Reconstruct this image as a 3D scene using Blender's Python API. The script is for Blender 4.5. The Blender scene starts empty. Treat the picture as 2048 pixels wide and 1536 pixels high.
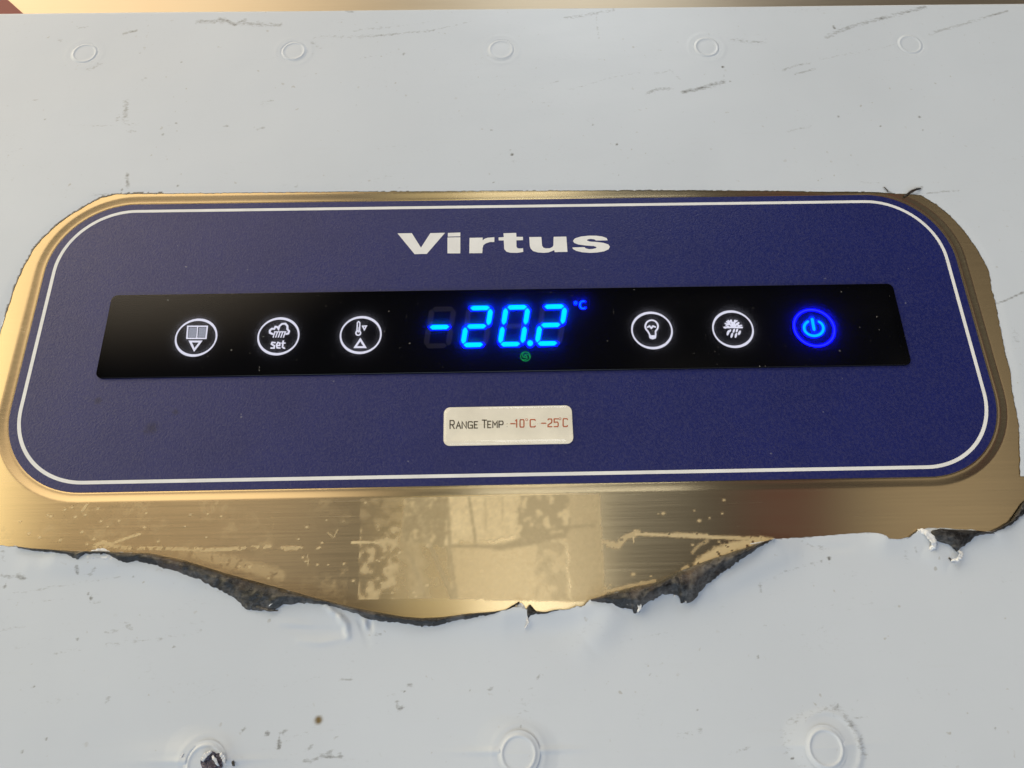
import bpy, bmesh, math, random
import numpy as np
from mathutils import Matrix, Vector
from mathutils.geometry import tessellate_polygon

random.seed(4); rng = np.random.default_rng(7)
SC = bpy.context.scene
MM = 0.001
PI = math.pi

# ------------------------------------------------------------------ camera
cam_d = bpy.data.cameras.new('camera'); cam = bpy.data.objects.new('camera', cam_d)
SC.collection.objects.link(cam); SC.camera = cam
ROT = (0.3688, -0.0062, -0.0203); CAM = (-1.3884, -131.7556, 247.598); FPX = 1427.0984
cam.rotation_euler = ROT
cam.location = [c * MM for c in CAM]
cam_d.sensor_width = 36; cam_d.lens = FPX / 2048 * 36
cam_d.clip_start = 0.01; cam_d.clip_end = 50

# ------------------------------------------------------------------ light
W = bpy.data.worlds.new('World'); SC.world = W; W.use_nodes = True
wn, wl = W.node_tree.nodes, W.node_tree.links
wn.clear()
wo = wn.new('ShaderNodeOutputWorld'); wb = wn.new('ShaderNodeBackground'); wl.new(wb.outputs[0], wo.inputs[0])
wt = wn.new('ShaderNodeTexCoord')
BASE = (.05, .05, .055)
# soft bright areas of the shop round the counter: direction (x, y), half widths, core share, radiance
BLOBS = [((-.02, .04), (.19, .29), .50, (1.32, 1.16, .72)),
         ((-.83, .20), (.33, .60), .65, (2.8, 2.5, 1.65)),
         ((-.62, .72), (.56, .42), .56, (2.9, 2.4, 1.75)),
         ((-.34, .08), (.26, .34), .30, (.12, .10, .09)),
         ((.52, .08), (.16, .30), .30, (.80, .70, .56)),
         ((.36, .14), (.09, .25), .20, (.22, .05, .04)),
         ((.24, .28), (.14, .14), .20, (.16, .14, .11)),
         ((.0, -.75), (.90, .45), .30, (.50, .56, .64)),
         ((.1, 1.0), (.7, .22), .30, (.5, .46, .38))]
acc = None
for (dx, dy), (rx, ry), core, col in BLOBS:
    n0 = wn.new('ShaderNodeVectorMath'); n0.operation = 'SUBTRACT'; wl.new(wt.outputs['Generated'], n0.inputs[0]); n0.inputs[1].default_value = (dx, dy, 0)
    n1 = wn.new('ShaderNodeVectorMath'); n1.operation = 'MULTIPLY'; wl.new(n0.outputs[0], n1.inputs[0]); n1.inputs[1].default_value = (1 / rx, 1 / ry, 0)
    n = wn.new('ShaderNodeVectorMath'); n.operation = 'LENGTH'; wl.new(n1.outputs[0], n.inputs[0])
    m = wn.new('ShaderNodeMapRange'); m.interpolation_type = 'SMOOTHERSTEP'
    m.inputs[1].default_value = 1.0; m.inputs[2].default_value = core
    wl.new(n.outputs['Value'], m.inputs[0])
    s = wn.new('ShaderNodeVectorMath'); s.operation = 'SCALE'; s.inputs[0].default_value = col
    wl.new(m.outputs[0], s.inputs['Scale'])
    a = wn.new('ShaderNodeVectorMath'); a.operation = 'ADD'
    if acc is None: a.inputs[0].default_value = BASE
    else: wl.new(acc, a.inputs[0])
    wl.new(s.outputs[0], a.inputs[1]); acc = a.outputs[0]
wl.new(acc, wb.inputs[0]); wb.inputs[1].default_value = 1.0

def area(name, loc, target, sx, sy, power, col):
    l = bpy.data.lights.new(name, 'AREA'); l.shape = 'RECTANGLE'; l.size = sx; l.size_y = sy
    l.energy = power; l.color = col
    o = bpy.data.objects.new(name, l); SC.collection.objects.link(o)
    o.location = loc
    o.rotation_euler = (Vector(target) - Vector(loc)).to_track_quat('-Z', 'Y').to_euler()
    return o
area('ceiling_lamp', (.10, -.62, 1.9), (0, 0, 0), .34, .9, 4.6, (.92, .96, 1))
area('shop_lamp', (.25, 1.75, 1.15), (0, 0, 0), .7, .45, 7.5, (.90, .955, 1))
area('window_light', (-.3, -2.1, 1.1), (0, -.05, 0), 1.6, .8, 12, (.60, .81, 1))
SC.view_settings.view_transform = 'Standard'; SC.view_settings.look = 'None'
SC.view_settings.exposure = 0; SC.view_settings.gamma = 1
SC.cycles.use_adaptive_sampling = False
SC.cycles.use_denoising = True
SC.cycles.max_bounces = 8; SC.cycles.transparent_max_bounces = 12

# ------------------------------------------------------------------ plane geometry (millimetres on the panel face)
def _R():
    a, b, c = ROT
    ca, sa, cb, sb, cc, sc = math.cos(a), math.sin(a), math.cos(b), math.sin(b), math.cos(c), math.sin(c)
    Rx = np.array([[1, 0, 0], [0, ca, -sa], [0, sa, ca]]); Ry = np.array([[cb, 0, sb], [0, 1, 0], [-sb, 0, cb]])
    Rz = np.array([[cc, -sc, 0], [sc, cc, 0], [0, 0, 1]])
    return Rz @ Ry @ Rx
RM = _R()
def P(uv, z=0.0):
    """measured photo positions -> millimetres on the panel face at height z"""
    uv = np.atleast_2d(np.asarray(uv, float))
    d = np.stack([(uv[:, 0] - 1024) / FPX, (768 - uv[:, 1]) / FPX, -np.ones(len(uv))], -1) @ RM.T
    t = (z - CAM[2]) / d[:, 2]
    return np.stack([CAM[0] + t * d[:, 0], CAM[1] + t * d[:, 1]], -1)
def C(pts, org, s, z=0.0):
    pts = np.atleast_2d(np.asarray(pts, float))
    return P(pts / s + np.array(org), z)

# ------------------------------------------------------------------ noise
def vnoise(x, y, sx, sy, seed):
    """value noise 0..1, cell sx,sy mm"""
    r = np.random.default_rng(seed); T = r.random((256, 256))
    gx = x / sx + 1000.37; gy = y / sy + 1000.71
    ix = np.floor(gx).astype(int); iy = np.floor(gy).astype(int)
    fx = gx - ix; fy = gy - iy
    fx = fx * fx * (3 - 2 * fx); fy = fy * fy * (3 - 2 * fy)
    a = T[ix % 256, iy % 256]; b = T[(ix + 1) % 256, iy % 256]; c = T[ix % 256, (iy + 1) % 256]; d = T[(ix + 1) % 256, (iy + 1) % 256]
    return (a * (1 - fx) + b * fx) * (1 - fy) + (c * (1 - fx) + d * fx) * fy
def fbm(x, y, s, seed, oct=3, asp=1.0):
    v = 0; w = 0
    for k in range(oct):
        v = v + vnoise(x, y, s * asp / 2 ** k, s / 2 ** k, seed + k) * .5 ** k; w += .5 ** k
    return v / w
def seg_dist(X, Y, pts):
    """distance to polyline and arclength parameter 0..1"""
    best = np.full(X.shape, 1e9); par = np.zeros(X.shape)
    pts = np.asarray(pts, float); L = np.r_[0, np.cumsum(np.hypot(*np.diff(pts, axis=0).T))]; tot = max(L[-1], 1e-6)
    for i in range(len(pts) - 1):
        a, b = pts[i], pts[i + 1]; ab = b - a; l2 = ab @ ab + 1e-12
        t = np.clip(((X - a[0]) * ab[0] + (Y - a[1]) * ab[1]) / l2, 0, 1)
        d = np.hypot(X - a[0] - t * ab[0], Y - a[1] - t * ab[1])
        m = d < best; best = np.where(m, d, best); par = np.where(m, (L[i] + t * math.sqrt(l2)) / tot, par)
    return best, par
def inside(X, Y, poly):
    r = np.zeros(X.shape, bool); n = len(poly)
    for i in range(n):
        x0, y0 = poly[i]; x1, y1 = poly[(i + 1) % n]
        if y0 == y1: continue
        c = ((y0 > Y) != (y1 > Y)) & (X < (x1 - x0) * (Y - y0) / (y1 - y0) + x0)
        r ^= c
    return r
def jag(pts, step, amp, seed, closed=False):
    """resample a polyline (mm) and roughen it"""
    r = np.random.default_rng(seed); pts = np.asarray(pts, float)
    if closed: pts = np.vstack([pts, pts[:1]])
    out = []
    for i in range(len(pts) - 1):
        a, b = pts[i], pts[i + 1]; n = max(1, int(np.hypot(*(b - a)) / step))
        for k in range(n):
            q = a + (b - a) * k / n
            out.append(q + r.normal(0, amp, 2) * (1 if k or i else 0))
    if not closed: out.append(pts[-1])
    return np.array(out)
def resamp(pts, n):
    pts = np.asarray(pts, float); L = np.r_[0, np.cumsum(np.hypot(*np.diff(pts, axis=0).T))]
    t = np.linspace(0, L[-1], n)
    return np.stack([np.interp(t, L, pts[:, 0]), np.interp(t, L, pts[:, 1])], -1)

# ------------------------------------------------------------------ object helpers
def link(name, me, mat, parent=None, smooth=False):
    o = bpy.data.objects.new(name, me); SC.collection.objects.link(o)
    if mat: me.materials.append(mat)
    if parent: o.parent = parent
    if smooth: me.polygons.foreach_set('use_smooth', np.ones(len(me.polygons), bool))
    return o
def meshdata(name, V, F):
    me = bpy.data.meshes.new(name)
    me.from_pydata([tuple(float(c) * MM for c in v) for v in V], [], F); me.update()
    return me
def tag(o, label=None, cat=None, group=None, kind=None):
    if label: o['label'] = label
    if cat: o['category'] = cat
    if group: o['group'] = group
    if kind: o['kind'] = kind
    return o
def empty(name, loc):
    o = bpy.data.objects.new(name, None); SC.collection.objects.link(o); o.location = [c * MM for c in loc]; o.empty_display_size = .01
    return o
def keep(o, parent):
    """parent while keeping mesh coordinates in panel millimetres"""
    o.parent = parent; o.matrix_parent_inverse = Matrix.Translation(-Vector(parent.location)) if parent.type == 'EMPTY' else Matrix.Identity(4)
    return o
class MB:
    def __init__(s): s.V = []; s.F = []
    def poly(s, pts, z0, z1):
        pts = [tuple(p) for p in pts]
        n = len(pts); ar = sum(pts[i][0] * pts[(i + 1) % n][1] - pts[(i + 1) % n][0] * pts[i][1] for i in range(n))
        if ar < 0: pts = pts[::-1]
        b = len(s.V)
        s.V += [(p[0], p[1], z1) for p in pts] + [(p[0], p[1], z0) for p in pts]
        for t in tessellate_polygon([[Vector((p[0], p[1], 0)) for p in pts]]):
            a = [Vector((pts[i][0], pts[i][1])) for i in t]
            cr = (a[1] - a[0]).cross(a[2] - a[0]) if hasattr((a[1] - a[0]), 'cross') else 1
            t = t if cr > 0 else t[::-1]
            s.F.append([b + i for i in t])
        for i in range(n):
            j = (i + 1) % n; s.F.append([b + i, b + n + i, b + n + j, b + j])
    def stroke(s, pts, w, z0, z1, closed=False, cap=True):
        """ribbon with round ends along a polyline (mm)"""
        pts = np.asarray(pts, float)
        if not closed and cap:
            pass
        n = len(pts); Lf, Rt = [], []
        for i in range(n):
            if closed: a, b = pts[i - 1], pts[(i + 1) % n]; p0, p1 = pts[i] - pts[i - 1], pts[(i + 1) % n] - pts[i]
            else: p0 = pts[i] - pts[i - 1] if i else pts[1] - pts[0]; p1 = pts[i + 1] - pts[i] if i < n - 1 else pts[-1] - pts[-2]
            p0 = p0 / (np.hypot(*p0) + 1e-9); p1 = p1 / (np.hypot(*p1) + 1e-9)
            t = p0 + p1; t = t / (np.hypot(*t) + 1e-9); nn = np.array([-t[1], t[0]])
            k = 1 / max(.45, abs(t @ p1)); Lf.append(pts[i] + nn * w / 2 * k); Rt.append(pts[i] - nn * w / 2 * k)
        if closed:
            b = len(s.V)
            for z in (z1, z0): s.V += [(*p, z) for p in Lf] + [(*p, z) for p in Rt]
            for i in range(n):
                j = (i + 1) % n
                s.F += [[b + i, b + n + i, b + n + j, b + j], [b + 2 * n + i, b + i, b + j, b + 2 * n + j], [b + n + i, b + 3 * n + i, b + 3 * n + j, b + n + j]]
        else:
            e0, e1 = [], []
            if cap:
                d1 = pts[-1] - pts[-2]; d1 /= np.hypot(*d1); n1 = np.array([-d1[1], d1[0]])
                d0 = pts[0] - pts[1]; d0 /= np.hypot(*d0); n0 = np.array([-d0[1], d0[0]])
                for k in (45, 90, 135):
                    c, q = math.cos(math.radians(k)), math.sin(math.radians(k))
                    e1.append(pts[-1] + (n1 * c + d1 * q) * w / 2); e0.append(pts[0] + (n0 * c + d0 * q) * w / 2)
            b = len(s.V)
            # body quads, then end caps as small fans (keeps self-crossing paths clean)
            s.V += [(*p, z1) for p in Lf] + [(*p, z1) for p in Rt]
            for i in range(n - 1): s.F.append([b + i, b + n + i, b + n + i + 1, b + i + 1])
            if cap:
                q = len(s.V); s.V += [(*p, z1) for p in [Lf[-1]] + e1 + [Rt[-1]]]; s.F.append(list(range(q, q + 5))[::-1])
                q = len(s.V); s.V += [(*p, z1) for p in [Rt[0]] + e0 + [Lf[0]]]; s.F.append(list(range(q, q + 5))[::-1])
    def build(s, name, mat, parent=None, smooth=False, **kw):
        o = link(name, meshdata(name, s.V, s.F), mat, None, smooth)
        if parent: keep(o, parent)
        return o
def rrect(cx0, cx1, cy0, cy1, r, n=14):
    out = []
    for (x, y, a) in ((cx1 - r, cy1 - r, 0), (cx0 + r, cy1 - r, 90), (cx0 + r, cy0 + r, 180), (cx1 - r, cy0 + r, 270)):
        for k in range(n + 1):
            t = math.radians(a + 90 * k / n); out.append((x + r * math.cos(t), y + r * math.sin(t)))
    return np.array(out)

# ------------------------------------------------------------------ materials
def mat(name):
    m = bpy.data.materials.new(name); m.use_nodes = True; nt = m.node_tree; nt.nodes.clear()
    out = nt.nodes.new('ShaderNodeOutputMaterial'); return m, nt, out
def N(nt, typ, **kw):
    n = nt.nodes.new(typ)
    for k, v in kw.items():
        if k.startswith('i_'): n.inputs[k[2:].replace('_', ' ')].default_value = v
        else: setattr(n, k, v)
    return n
def noise(nt, scale, vec, detail=3, rough=.5):
    n = N(nt, 'ShaderNodeTexNoise'); n.inputs['Scale'].default_value = scale; n.inputs['Detail'].default_value = detail
    n.inputs['Roughness'].default_value = rough; nt.links.new(vec, n.inputs['Vector']); return n.outputs['Fac']
def mapr(nt, val, a, b, c, d):
    n = N(nt, 'ShaderNodeMapRange'); nt.links.new(val, n.inputs[0])
    for i, v in enumerate((a, b, c, d)): n.inputs[i + 1].default_value = v
    return n.outputs[0]
def mixc(nt, fac, a, b):
    n = N(nt, 'ShaderNodeMix', data_type='RGBA')
    for s, v in ((n.inputs[0], fac), (n.inputs[6], a), (n.inputs[7], b)):
        if hasattr(v, 'is_linked') or isinstance(v, bpy.types.NodeSocket): nt.links.new(v, s)
        else: s.default_value = v if not isinstance(v, tuple) or len(v) == 4 else (*v, 1)
    return n.outputs[2]
def mathn(nt, op, a, b=0.0):
    n = N(nt, 'ShaderNodeMath', operation=op)
    for s, v in ((n.inputs[0], a), (n.inputs[1], b)):
        if isinstance(v, bpy.types.NodeSocket): nt.links.new(v, s)
        else: s.default_value = v
    return n.outputs[0]
def coord(nt, scale=(1, 1, 1)):
    t = N(nt, 'ShaderNodeTexCoord'); m = N(nt, 'ShaderNodeMapping'); m.inputs['Scale'].default_value = scale
    nt.links.new(t.outputs['Object'], m.inputs[0]); return m.outputs[0]
def bump(nt, h, strength, dist):
    b = N(nt, 'ShaderNodeBump'); b.inputs['Strength'].default_value = strength; b.inputs['Distance'].default_value = dist
    nt.links.new(h, b.inputs['Height']); return b.outputs[0]
def pbsdf(nt, out, **kw):
    p = N(nt, 'ShaderNodeBsdfPrincipled')
    for k, v in kw.items():
        s = p.inputs[k.replace('_', ' ')]
        if isinstance(v, bpy.types.NodeSocket): nt.links.new(v, s)
        else: s.default_value = (*v, 1) if isinstance(v, tuple) and len(v) == 3 and s.type == 'RGBA' else v
    if out: nt.links.new(p.outputs[0], out.inputs[0])
    return p

def gold_mat(name, base=(.615, .49, .295), rough=.25, aniso=1.0):
    m, nt, out = mat(name)
    v = coord(nt, (14, 1500, 1500)); s1 = noise(nt, 1, v, 3, .6)
    v2 = coord(nt, (60, 5000, 5000)); s2 = noise(nt, 1, v2, 2, .5)
    st = mathn(nt, 'ADD', mathn(nt, 'MULTIPLY', s1, .6), mathn(nt, 'MULTIPLY', s2, .4))
    big = noise(nt, 26, coord(nt), 3, .5)
    col = mixc(nt, mapr(nt, st, .35, .65, 0, 1), tuple(c * .96 for c in base), tuple(min(1, c * 1.03) for c in base))
    col = mixc(nt, mapr(nt, big, .35, .7, 0, .25), col, (base[0] * .95, base[1] * .88, base[2] * .82))
    tg = N(nt, 'ShaderNodeTangent', direction_type='UV_MAP'); tg.uv_map = 'UVMap'
    p = pbsdf(nt, out, Base_Color=col, Metallic=1.0, Roughness=mapr(nt, st, .3, .7, rough - .03, rough + .03), Anisotropic=aniso, Anisotropic_Rotation=.25,
              Normal=bump(nt, st, .04, .00002))
    nt.links.new(tg.outputs[0], p.inputs['Tangent'])
    return m
GOLD = gold_mat('brushed_gold_steel')
GOLD_BACK = gold_mat('brushed_gold_steel_back', base=(.60, .51, .38), rough=.42, aniso=.5)

def film_mat(name, attr=True, base=(.555, .598, .680)):
    m, nt, out = mat(name)
    big = noise(nt, 14, coord(nt), 4, .55)
    col = mixc(nt, mapr(nt, big, .3, .7, 0, 1), base, tuple(c * .955 for c in base))
    strk = noise(nt, 1, coord(nt, (30, 420, 1)), 4, .6)
    col = mixc(nt, mapr(nt, strk, .6, .8, 0, .06), col, (.42, .41, .38))
    spk = noise(nt, 420, coord(nt), 2, .4)
    spk2 = noise(nt, 60, coord(nt), 3, .6)
    dots = mathn(nt, 'MULTIPLY', mapr(nt, spk, .70, .76, 0, .5), mapr(nt, spk2, .45, .6, 0, 1))
    col = mixc(nt, dots, col, (.30, .28, .25))
    if attr:
        a = N(nt, 'ShaderNodeAttribute', attribute_name='grime'); b = N(nt, 'ShaderNodeAttribute', attribute_name='tint')
        fine = noise(nt, 900, coord(nt), 2, .6)
        brk = noise(nt, 1, coord(nt, (520, 1100, 1)), 4, .65)
        g0 = mathn(nt, 'ADD', a.outputs['Fac'], mapr(nt, brk, .3, .7, -.34, .30))
        g = mathn(nt, 'MULTIPLY', mapr(nt, g0, .16, .95, 0, 1), mapr(nt, a.outputs['Fac'], 0, .12, 0, 1))
        col = mixc(nt, g, col, (.115, .11, .10))
        col = mixc(nt, b.outputs['Fac'], col, (.16, .11, .04))
    peel = noise(nt, 700, coord(nt), 2, .5)
    soft = noise(nt, 45, coord(nt), 3, .5)
    h = mathn(nt, 'ADD', mathn(nt, 'MULTIPLY', peel, .12), soft)
    pbsdf(nt, out, Base_Color=col, Roughness=.36, Specular_IOR_Level=.42, Normal=bump(nt, h, .3, .0006))
    return m
FILM = film_mat('white_film'); FILM_CAP = film_mat('white_film_cap', False)

def simple(name, col, rough=.5, metal=0.0, spec=.5, bmp=None, coat=0.0):
    m, nt, out = mat(name)
    n = noise(nt, 90, coord(nt), 3, .6)
    c = mixc(nt, mapr(nt, n, .3, .7, 0, 1), tuple(x * .92 for x in col), tuple(min(1, x * 1.05) for x in col))
    kw = dict(Base_Color=c, Roughness=rough, Metallic=metal, Specular_IOR_Level=spec, Coat_Weight=coat)
    if bmp: kw['Normal'] = bump(nt, noise(nt, bmp[0], coord(nt), 4, .6), bmp[1], bmp[2])
    pbsdf(nt, out, **kw); return m
WHITE_INK = simple('white_ink', (.74, .74, .76), .45)

def overlay_mat():
    m, nt, out = mat('blue_textured_overlay')
    n = noise(nt, 1500, coord(nt), 3, .7); n2 = noise(nt, 1250, coord(nt), 2, .6); big = noise(nt, 30, coord(nt), 4, .6)
    col = mixc(nt, mapr(nt, big, .35, .65, 0, 1), (.0038, .0082, .096), (.0052, .0102, .113))
    col = mixc(nt, mapr(nt, n2, .44, .62, 0, .7), col, (.021, .024, .112))
    sp = noise(nt, 520, coord(nt), 1, .3)
    col = mixc(nt, mapr(nt, sp, .80, .84, 0, .35), col, (.25, .25, .3))
    tc = N(nt, 'ShaderNodeTexCoord'); acc2 = None
    for (u, v), r in (((302, 855), 3.0), ((350, 823), 1.6), ((195, 800), 1.8), ((290, 862), 1.3)):
        q = P((u, v))[0]; d = N(nt, 'ShaderNodeVectorMath', operation='DISTANCE'); nt.links.new(tc.outputs['Object'], d.inputs[0]); d.inputs[1].default_value = (q[0] * MM, q[1] * MM, -.00048)
        f = mapr(nt, mathn(nt, 'ADD', d.outputs['Value'], mapr(nt, n, .3, .7, -.0006, .0006)), r * MM, r * .3 * MM, 0, .55)
        acc2 = f if acc2 is None else mathn(nt, 'MAXIMUM', acc2, f)
    col = mixc(nt, acc2, col, (.004, .004, .03))
    g = mathn(nt, 'ADD', n, mathn(nt, 'MULTIPLY', n2, .35))
    rg = mathn(nt, 'ADD', mapr(nt, n, .36, .64, .28, .52), mathn(nt, 'MULTIPLY', acc2, .25))
    pbsdf(nt, out, Base_Color=col, Roughness=rg, Specular_IOR_Level=.45, Normal=bump(nt, g, .8, .00017))
    return m
OVERLAY = overlay_mat()

def underside_mat():
    m, nt, out = mat('black_film_underside')
    n = noise(nt, 480, coord(nt, (1, 1.5, 1)), 5, .7); big = noise(nt, 75, coord(nt), 3, .6); f = noise(nt, 1300, coord(nt), 3, .6)
    col = mixc(nt, mapr(nt, mathn(nt, 'ADD', big, mathn(nt, 'MULTIPLY', n, .6)), .78, 1.0, 0, 1), (.0065, .0055, .006), (.11, .104, .102))
    col = mixc(nt, mapr(nt, noise(nt, 95, coord(nt), 3, .6), .54, .68, 0, .75), col, (.040, .022, .013))
    pbsdf(nt, out, Base_Color=col, Roughness=mapr(nt, f, .3, .7, .20, .45), Specular_IOR_Level=.5,
          Normal=bump(nt, mathn(nt, 'ADD', n, mathn(nt, 'MULTIPLY', f, .15)), .55, .0008))
    return m
UNDER = underside_mat()
SHRED = simple('white_shred', (.66, .68, .74), .25, bmp=(500, .5, .0004))

def emis(name, col, strength):
    m, nt, out = mat(name); e = N(nt, 'ShaderNodeEmission'); e.inputs[0].default_value = (*col, 1); e.inputs[1].default_value = strength
    nt.links.new(e.outputs[0], out.inputs[0]); return m
E_CYAN = emis('lit_cyan', (.0, .95, 2.0), 1.25)
E_BLUE = emis('lit_blue', (.0004, .0008, 1.0), 14)
E_WHITE = emis('lit_white', (.86, .86, 1.0), 1.15)
E_DIM = emis('lit_white_dim', (.34, .36, .43), 1.0)
E_GREEN = emis('lit_green', (.01, .42, .07), 1.5)
OFFSEG = simple('unlit_segment', (.034, .029, .037), .6)
TRAY = simple('black_tray', (.004, .004, .005), .9, spec=.05)

def glass_mat():
    m, nt, out = mat('smoked_glass')
    tr = N(nt, 'ShaderNodeBsdfTransparent'); tr.inputs[0].default_value = (.82, .82, .84, 1)
    tl = N(nt, 'ShaderNodeBsdfTranslucent'); tl.inputs[0].default_value = (.8, .8, .85, 1)
    gl = N(nt, 'ShaderNodeBsdfGlossy')
    dust = noise(nt, 700, coord(nt), 2, .4); sm = noise(nt, 22, coord(nt, (1, 2, 1)), 4, .6)
    nt.links.new(mapr(nt, sm, .4, .75, .03, .06), gl.inputs['Roughness'])
    fr = N(nt, 'ShaderNodeFresnel'); fr.inputs[0].default_value = 1.5
    m1 = N(nt, 'ShaderNodeMixShader'); m1.inputs[0].default_value = .13
    nt.links.new(tr.outputs[0], m1.inputs[1]); nt.links.new(tl.outputs[0], m1.inputs[2])
    m2 = N(nt, 'ShaderNodeMixShader'); nt.links.new(fr.outputs[0], m2.inputs[0])
    nt.links.new(m1.outputs[0], m2.inputs[1]); nt.links.new(gl.outputs[0], m2.inputs[2])
    df = N(nt, 'ShaderNodeBsdfDiffuse'); df.inputs[0].default_value = (.42, .40, .38, 1)
    m3 = N(nt, 'ShaderNodeMixShader'); nt.links.new(mathn(nt, 'ADD', mapr(nt, dust, .74, .80, 0, .4), mapr(nt, sm, .55, .8, 0, .003)), m3.inputs[0])
    nt.links.new(m2.outputs[0], m3.inputs[1]); nt.links.new(df.outputs[0], m3.inputs[2])
    nt.links.new(m3.outputs[0], out.inputs[0]); return m
GLASS = glass_mat()
RIM = simple('glass_rim', (.003, .003, .004), .15, spec=.6)

def resin_mat():
    m, nt, out = mat('clear_resin')
    tr = N(nt, 'ShaderNodeBsdfTransparent'); tr.inputs[0].default_value = (.97, .96, .93, 1)
    gl = N(nt, 'ShaderNodeBsdfGlossy'); gl.inputs['Roughness'].default_value = .06
    nt.links.new(bump(nt, noise(nt, 60, coord(nt), 2, .5), .2, .0008), gl.inputs['Normal'])
    fr = N(nt, 'ShaderNodeFresnel'); fr.inputs[0].default_value = 1.52; ge = N(nt, 'ShaderNodeNewGeometry')
    mx = N(nt, 'ShaderNodeMixShader'); nt.links.new(mathn(nt, 'MULTIPLY', fr.outputs[0], mathn(nt, 'SUBTRACT', 1.0, ge.outputs['Backfacing'])), mx.inputs[0])
    nt.links.new(tr.outputs[0], mx.inputs[1]); nt.links.new(gl.outputs[0], mx.inputs[2]); nt.links.new(mx.outputs[0], out.inputs[0])
    return m
RESIN = resin_mat()

# ================================================================== STEEL FASCIA
ZR = -.6                       # floor of the pressed recess
X0, X1, Y0, Y1 = -181.5, 181.5, -74.0, 45.9     # blue overlay edge
TOPY = 152.4
fascia = empty('steel_fascia', (0, 0, -3))
tag(fascia, 'brushed gold steel control fascia bared inside the torn opening of the white film', 'steel fascia')
def loops_mesh(name, offs, material, parent, outer=None, bottom=None):
    V, F = [], []; n = None
    for d, z in offs:
        L = rrect(X0 - d, X1 + d, Y0 - d, Y1 + d, 31.4 + d, 16); n = len(L)
        V += [(x, y, z) for x, y in L]
    k = len(offs)
    if outer:
        ox0, ox1, oy0, oy1 = outer
        L = rrect(X0 - offs[-1][0], X1 + offs[-1][0], Y0 - offs[-1][0], Y1 + offs[-1][0], 31.4 + offs[-1][0], 16)
        for x, y in L:
            # push out onto the big rectangle
            if abs(y - (Y0 + Y1) / 2) > (Y1 - Y0) / 2 - 26 and abs(x) < 152: q = (x * ox1 / 152, oy1 if y > 0 else oy0)
            else:
                dx, dy = x, y - (Y0 + Y1) / 2
                t = min((ox1 if dx > 0 else -ox0) / max(abs(dx), 1e-6), ((oy1 - (Y0 + Y1) / 2) if dy > 0 else ((Y0 + Y1) / 2 - oy0)) / max(abs(dy), 1e-6))
                q = (dx * t, (Y0 + Y1) / 2 + dy * t)
            V.append((*q, offs[-1][1]))
        k += 1
    for a in range(k - 1):
        for i in range(n):
            j = (i + 1) % n; F.append([a * n + i, (a + 1) * n + i, (a + 1) * n + j, a * n + j])
    me = meshdata(name, V, F)
    uv = me.uv_layers.new(name='UVMap'); co = np.zeros(len(me.vertices) * 3); me.vertices.foreach_get('co', co); co = co.reshape(-1, 3)
    li = np.zeros(len(me.loops), int); me.loops.foreach_get('vertex_index', li)
    uv.data.foreach_set('uv', co[li][:, :2].ravel() * 5)
    o = link(name, me, material, None, True); keep(o, parent); return o
def bead(t):  # rolled lip profile, 0 at overlay edge .. 1 at the flat
    return t
prof = [(-1.0, ZR - .05), (-.1, ZR - .02), (.2, ZR), (.38, ZR + .07), (.6, ZR + .09), (1.0, ZR + .10), (1.3, ZR + .13), (1.7, ZR + .20), (2.2, ZR + .30), (2.7, ZR + .41), (3.1, ZR + .50), (3.4, ZR + .565), (3.7, -.004), (4.0, 0), (4.6, 0), (5.5, 0)]
loops_mesh('pressed_lip', prof, GOLD, fascia)
# flat sheet outside the lip
V = []; F = []
inn = rrect(X0 - 5.5, X1 + 5.5, Y0 - 5.5, Y1 + 5.5, 36.9, 16)
def flat_ring(name, inner, outer, z, material, parent):
    m = MB(); n = len(inner)
    bm = bmesh.new()
    vi = [bm.verts.new((x * MM, y * MM, z * MM)) for x, y in inner]; vo = [bm.verts.new((x * MM, y * MM, z * MM)) for x, y in outer]
    e = [bm.edges.new((vi[i], vi[(i + 1) % len(vi)])) for i in range(len(vi))] + [bm.edges.new((vo[i], vo[(i + 1) % len(vo)])) for i in range(len(vo))]
    bmesh.ops.triangle_fill(bm, use_beauty=True, edges=e)
    bmesh.ops.recalc_face_normals(bm, faces=bm.faces)
    if bm.faces[0].normal.z < 0: bmesh.ops.reverse_faces(bm, faces=bm.faces)
    me = bpy.data.meshes.new(name); bm.to_mesh(me); bm.free()
    uv = me.uv_layers.new(name='UVMap')
    co = np.zeros(len(me.vertices) * 3); me.vertices.foreach_get('co', co); co = co.reshape(-1, 3)
    li = np.zeros(len(me.loops), int); me.loops.foreach_get('vertex_index', li)
    uv.data.foreach_set('uv', co[li][:, :2].ravel() * 5)
    o = link(name, me, material); keep(o, parent); return o
# drop consecutive duplicates of the rounded rectangle
def dedup(L):
    out = [L[0]]
    for p in L[1:]:
        if np.hypot(*(np.array(p) - out[-1])) > 1e-4: out.append(p)
    return np.array(out)
sheet = flat_ring('brushed_sheet', dedup(inn), [(-420, -330), (420, -330), (420, 150.6), (-420, 150.6)], 0, GOLD, fascia)
m = MB(); m.poly([(-420, 150.3), (420, 150.3), (420, 151.0), (-420, 151.0)], -26, -.4); m.build('folded_edge', GOLD_BACK, fascia)

# white haze of glue, scratches and the tape patch left on the bared steel
gx = np.arange(-206, 150, .42); gy = np.arange(-122, -77.6, .42)
GX, GY = np.meshgrid(gx, gy)
def pw(pts): return P(pts)
def pint(d, w, soft=.5): return np.clip((w - d) / (w * soft + 1e-6), 0, 1)
haze = np.zeros(GX.shape)
tape = P([(722, 985), (1197, 972), (1208, 1192), (1190, 1202), (830, 1196), (716, 1199)])
tin = inside(GX, GY, tape)
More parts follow.
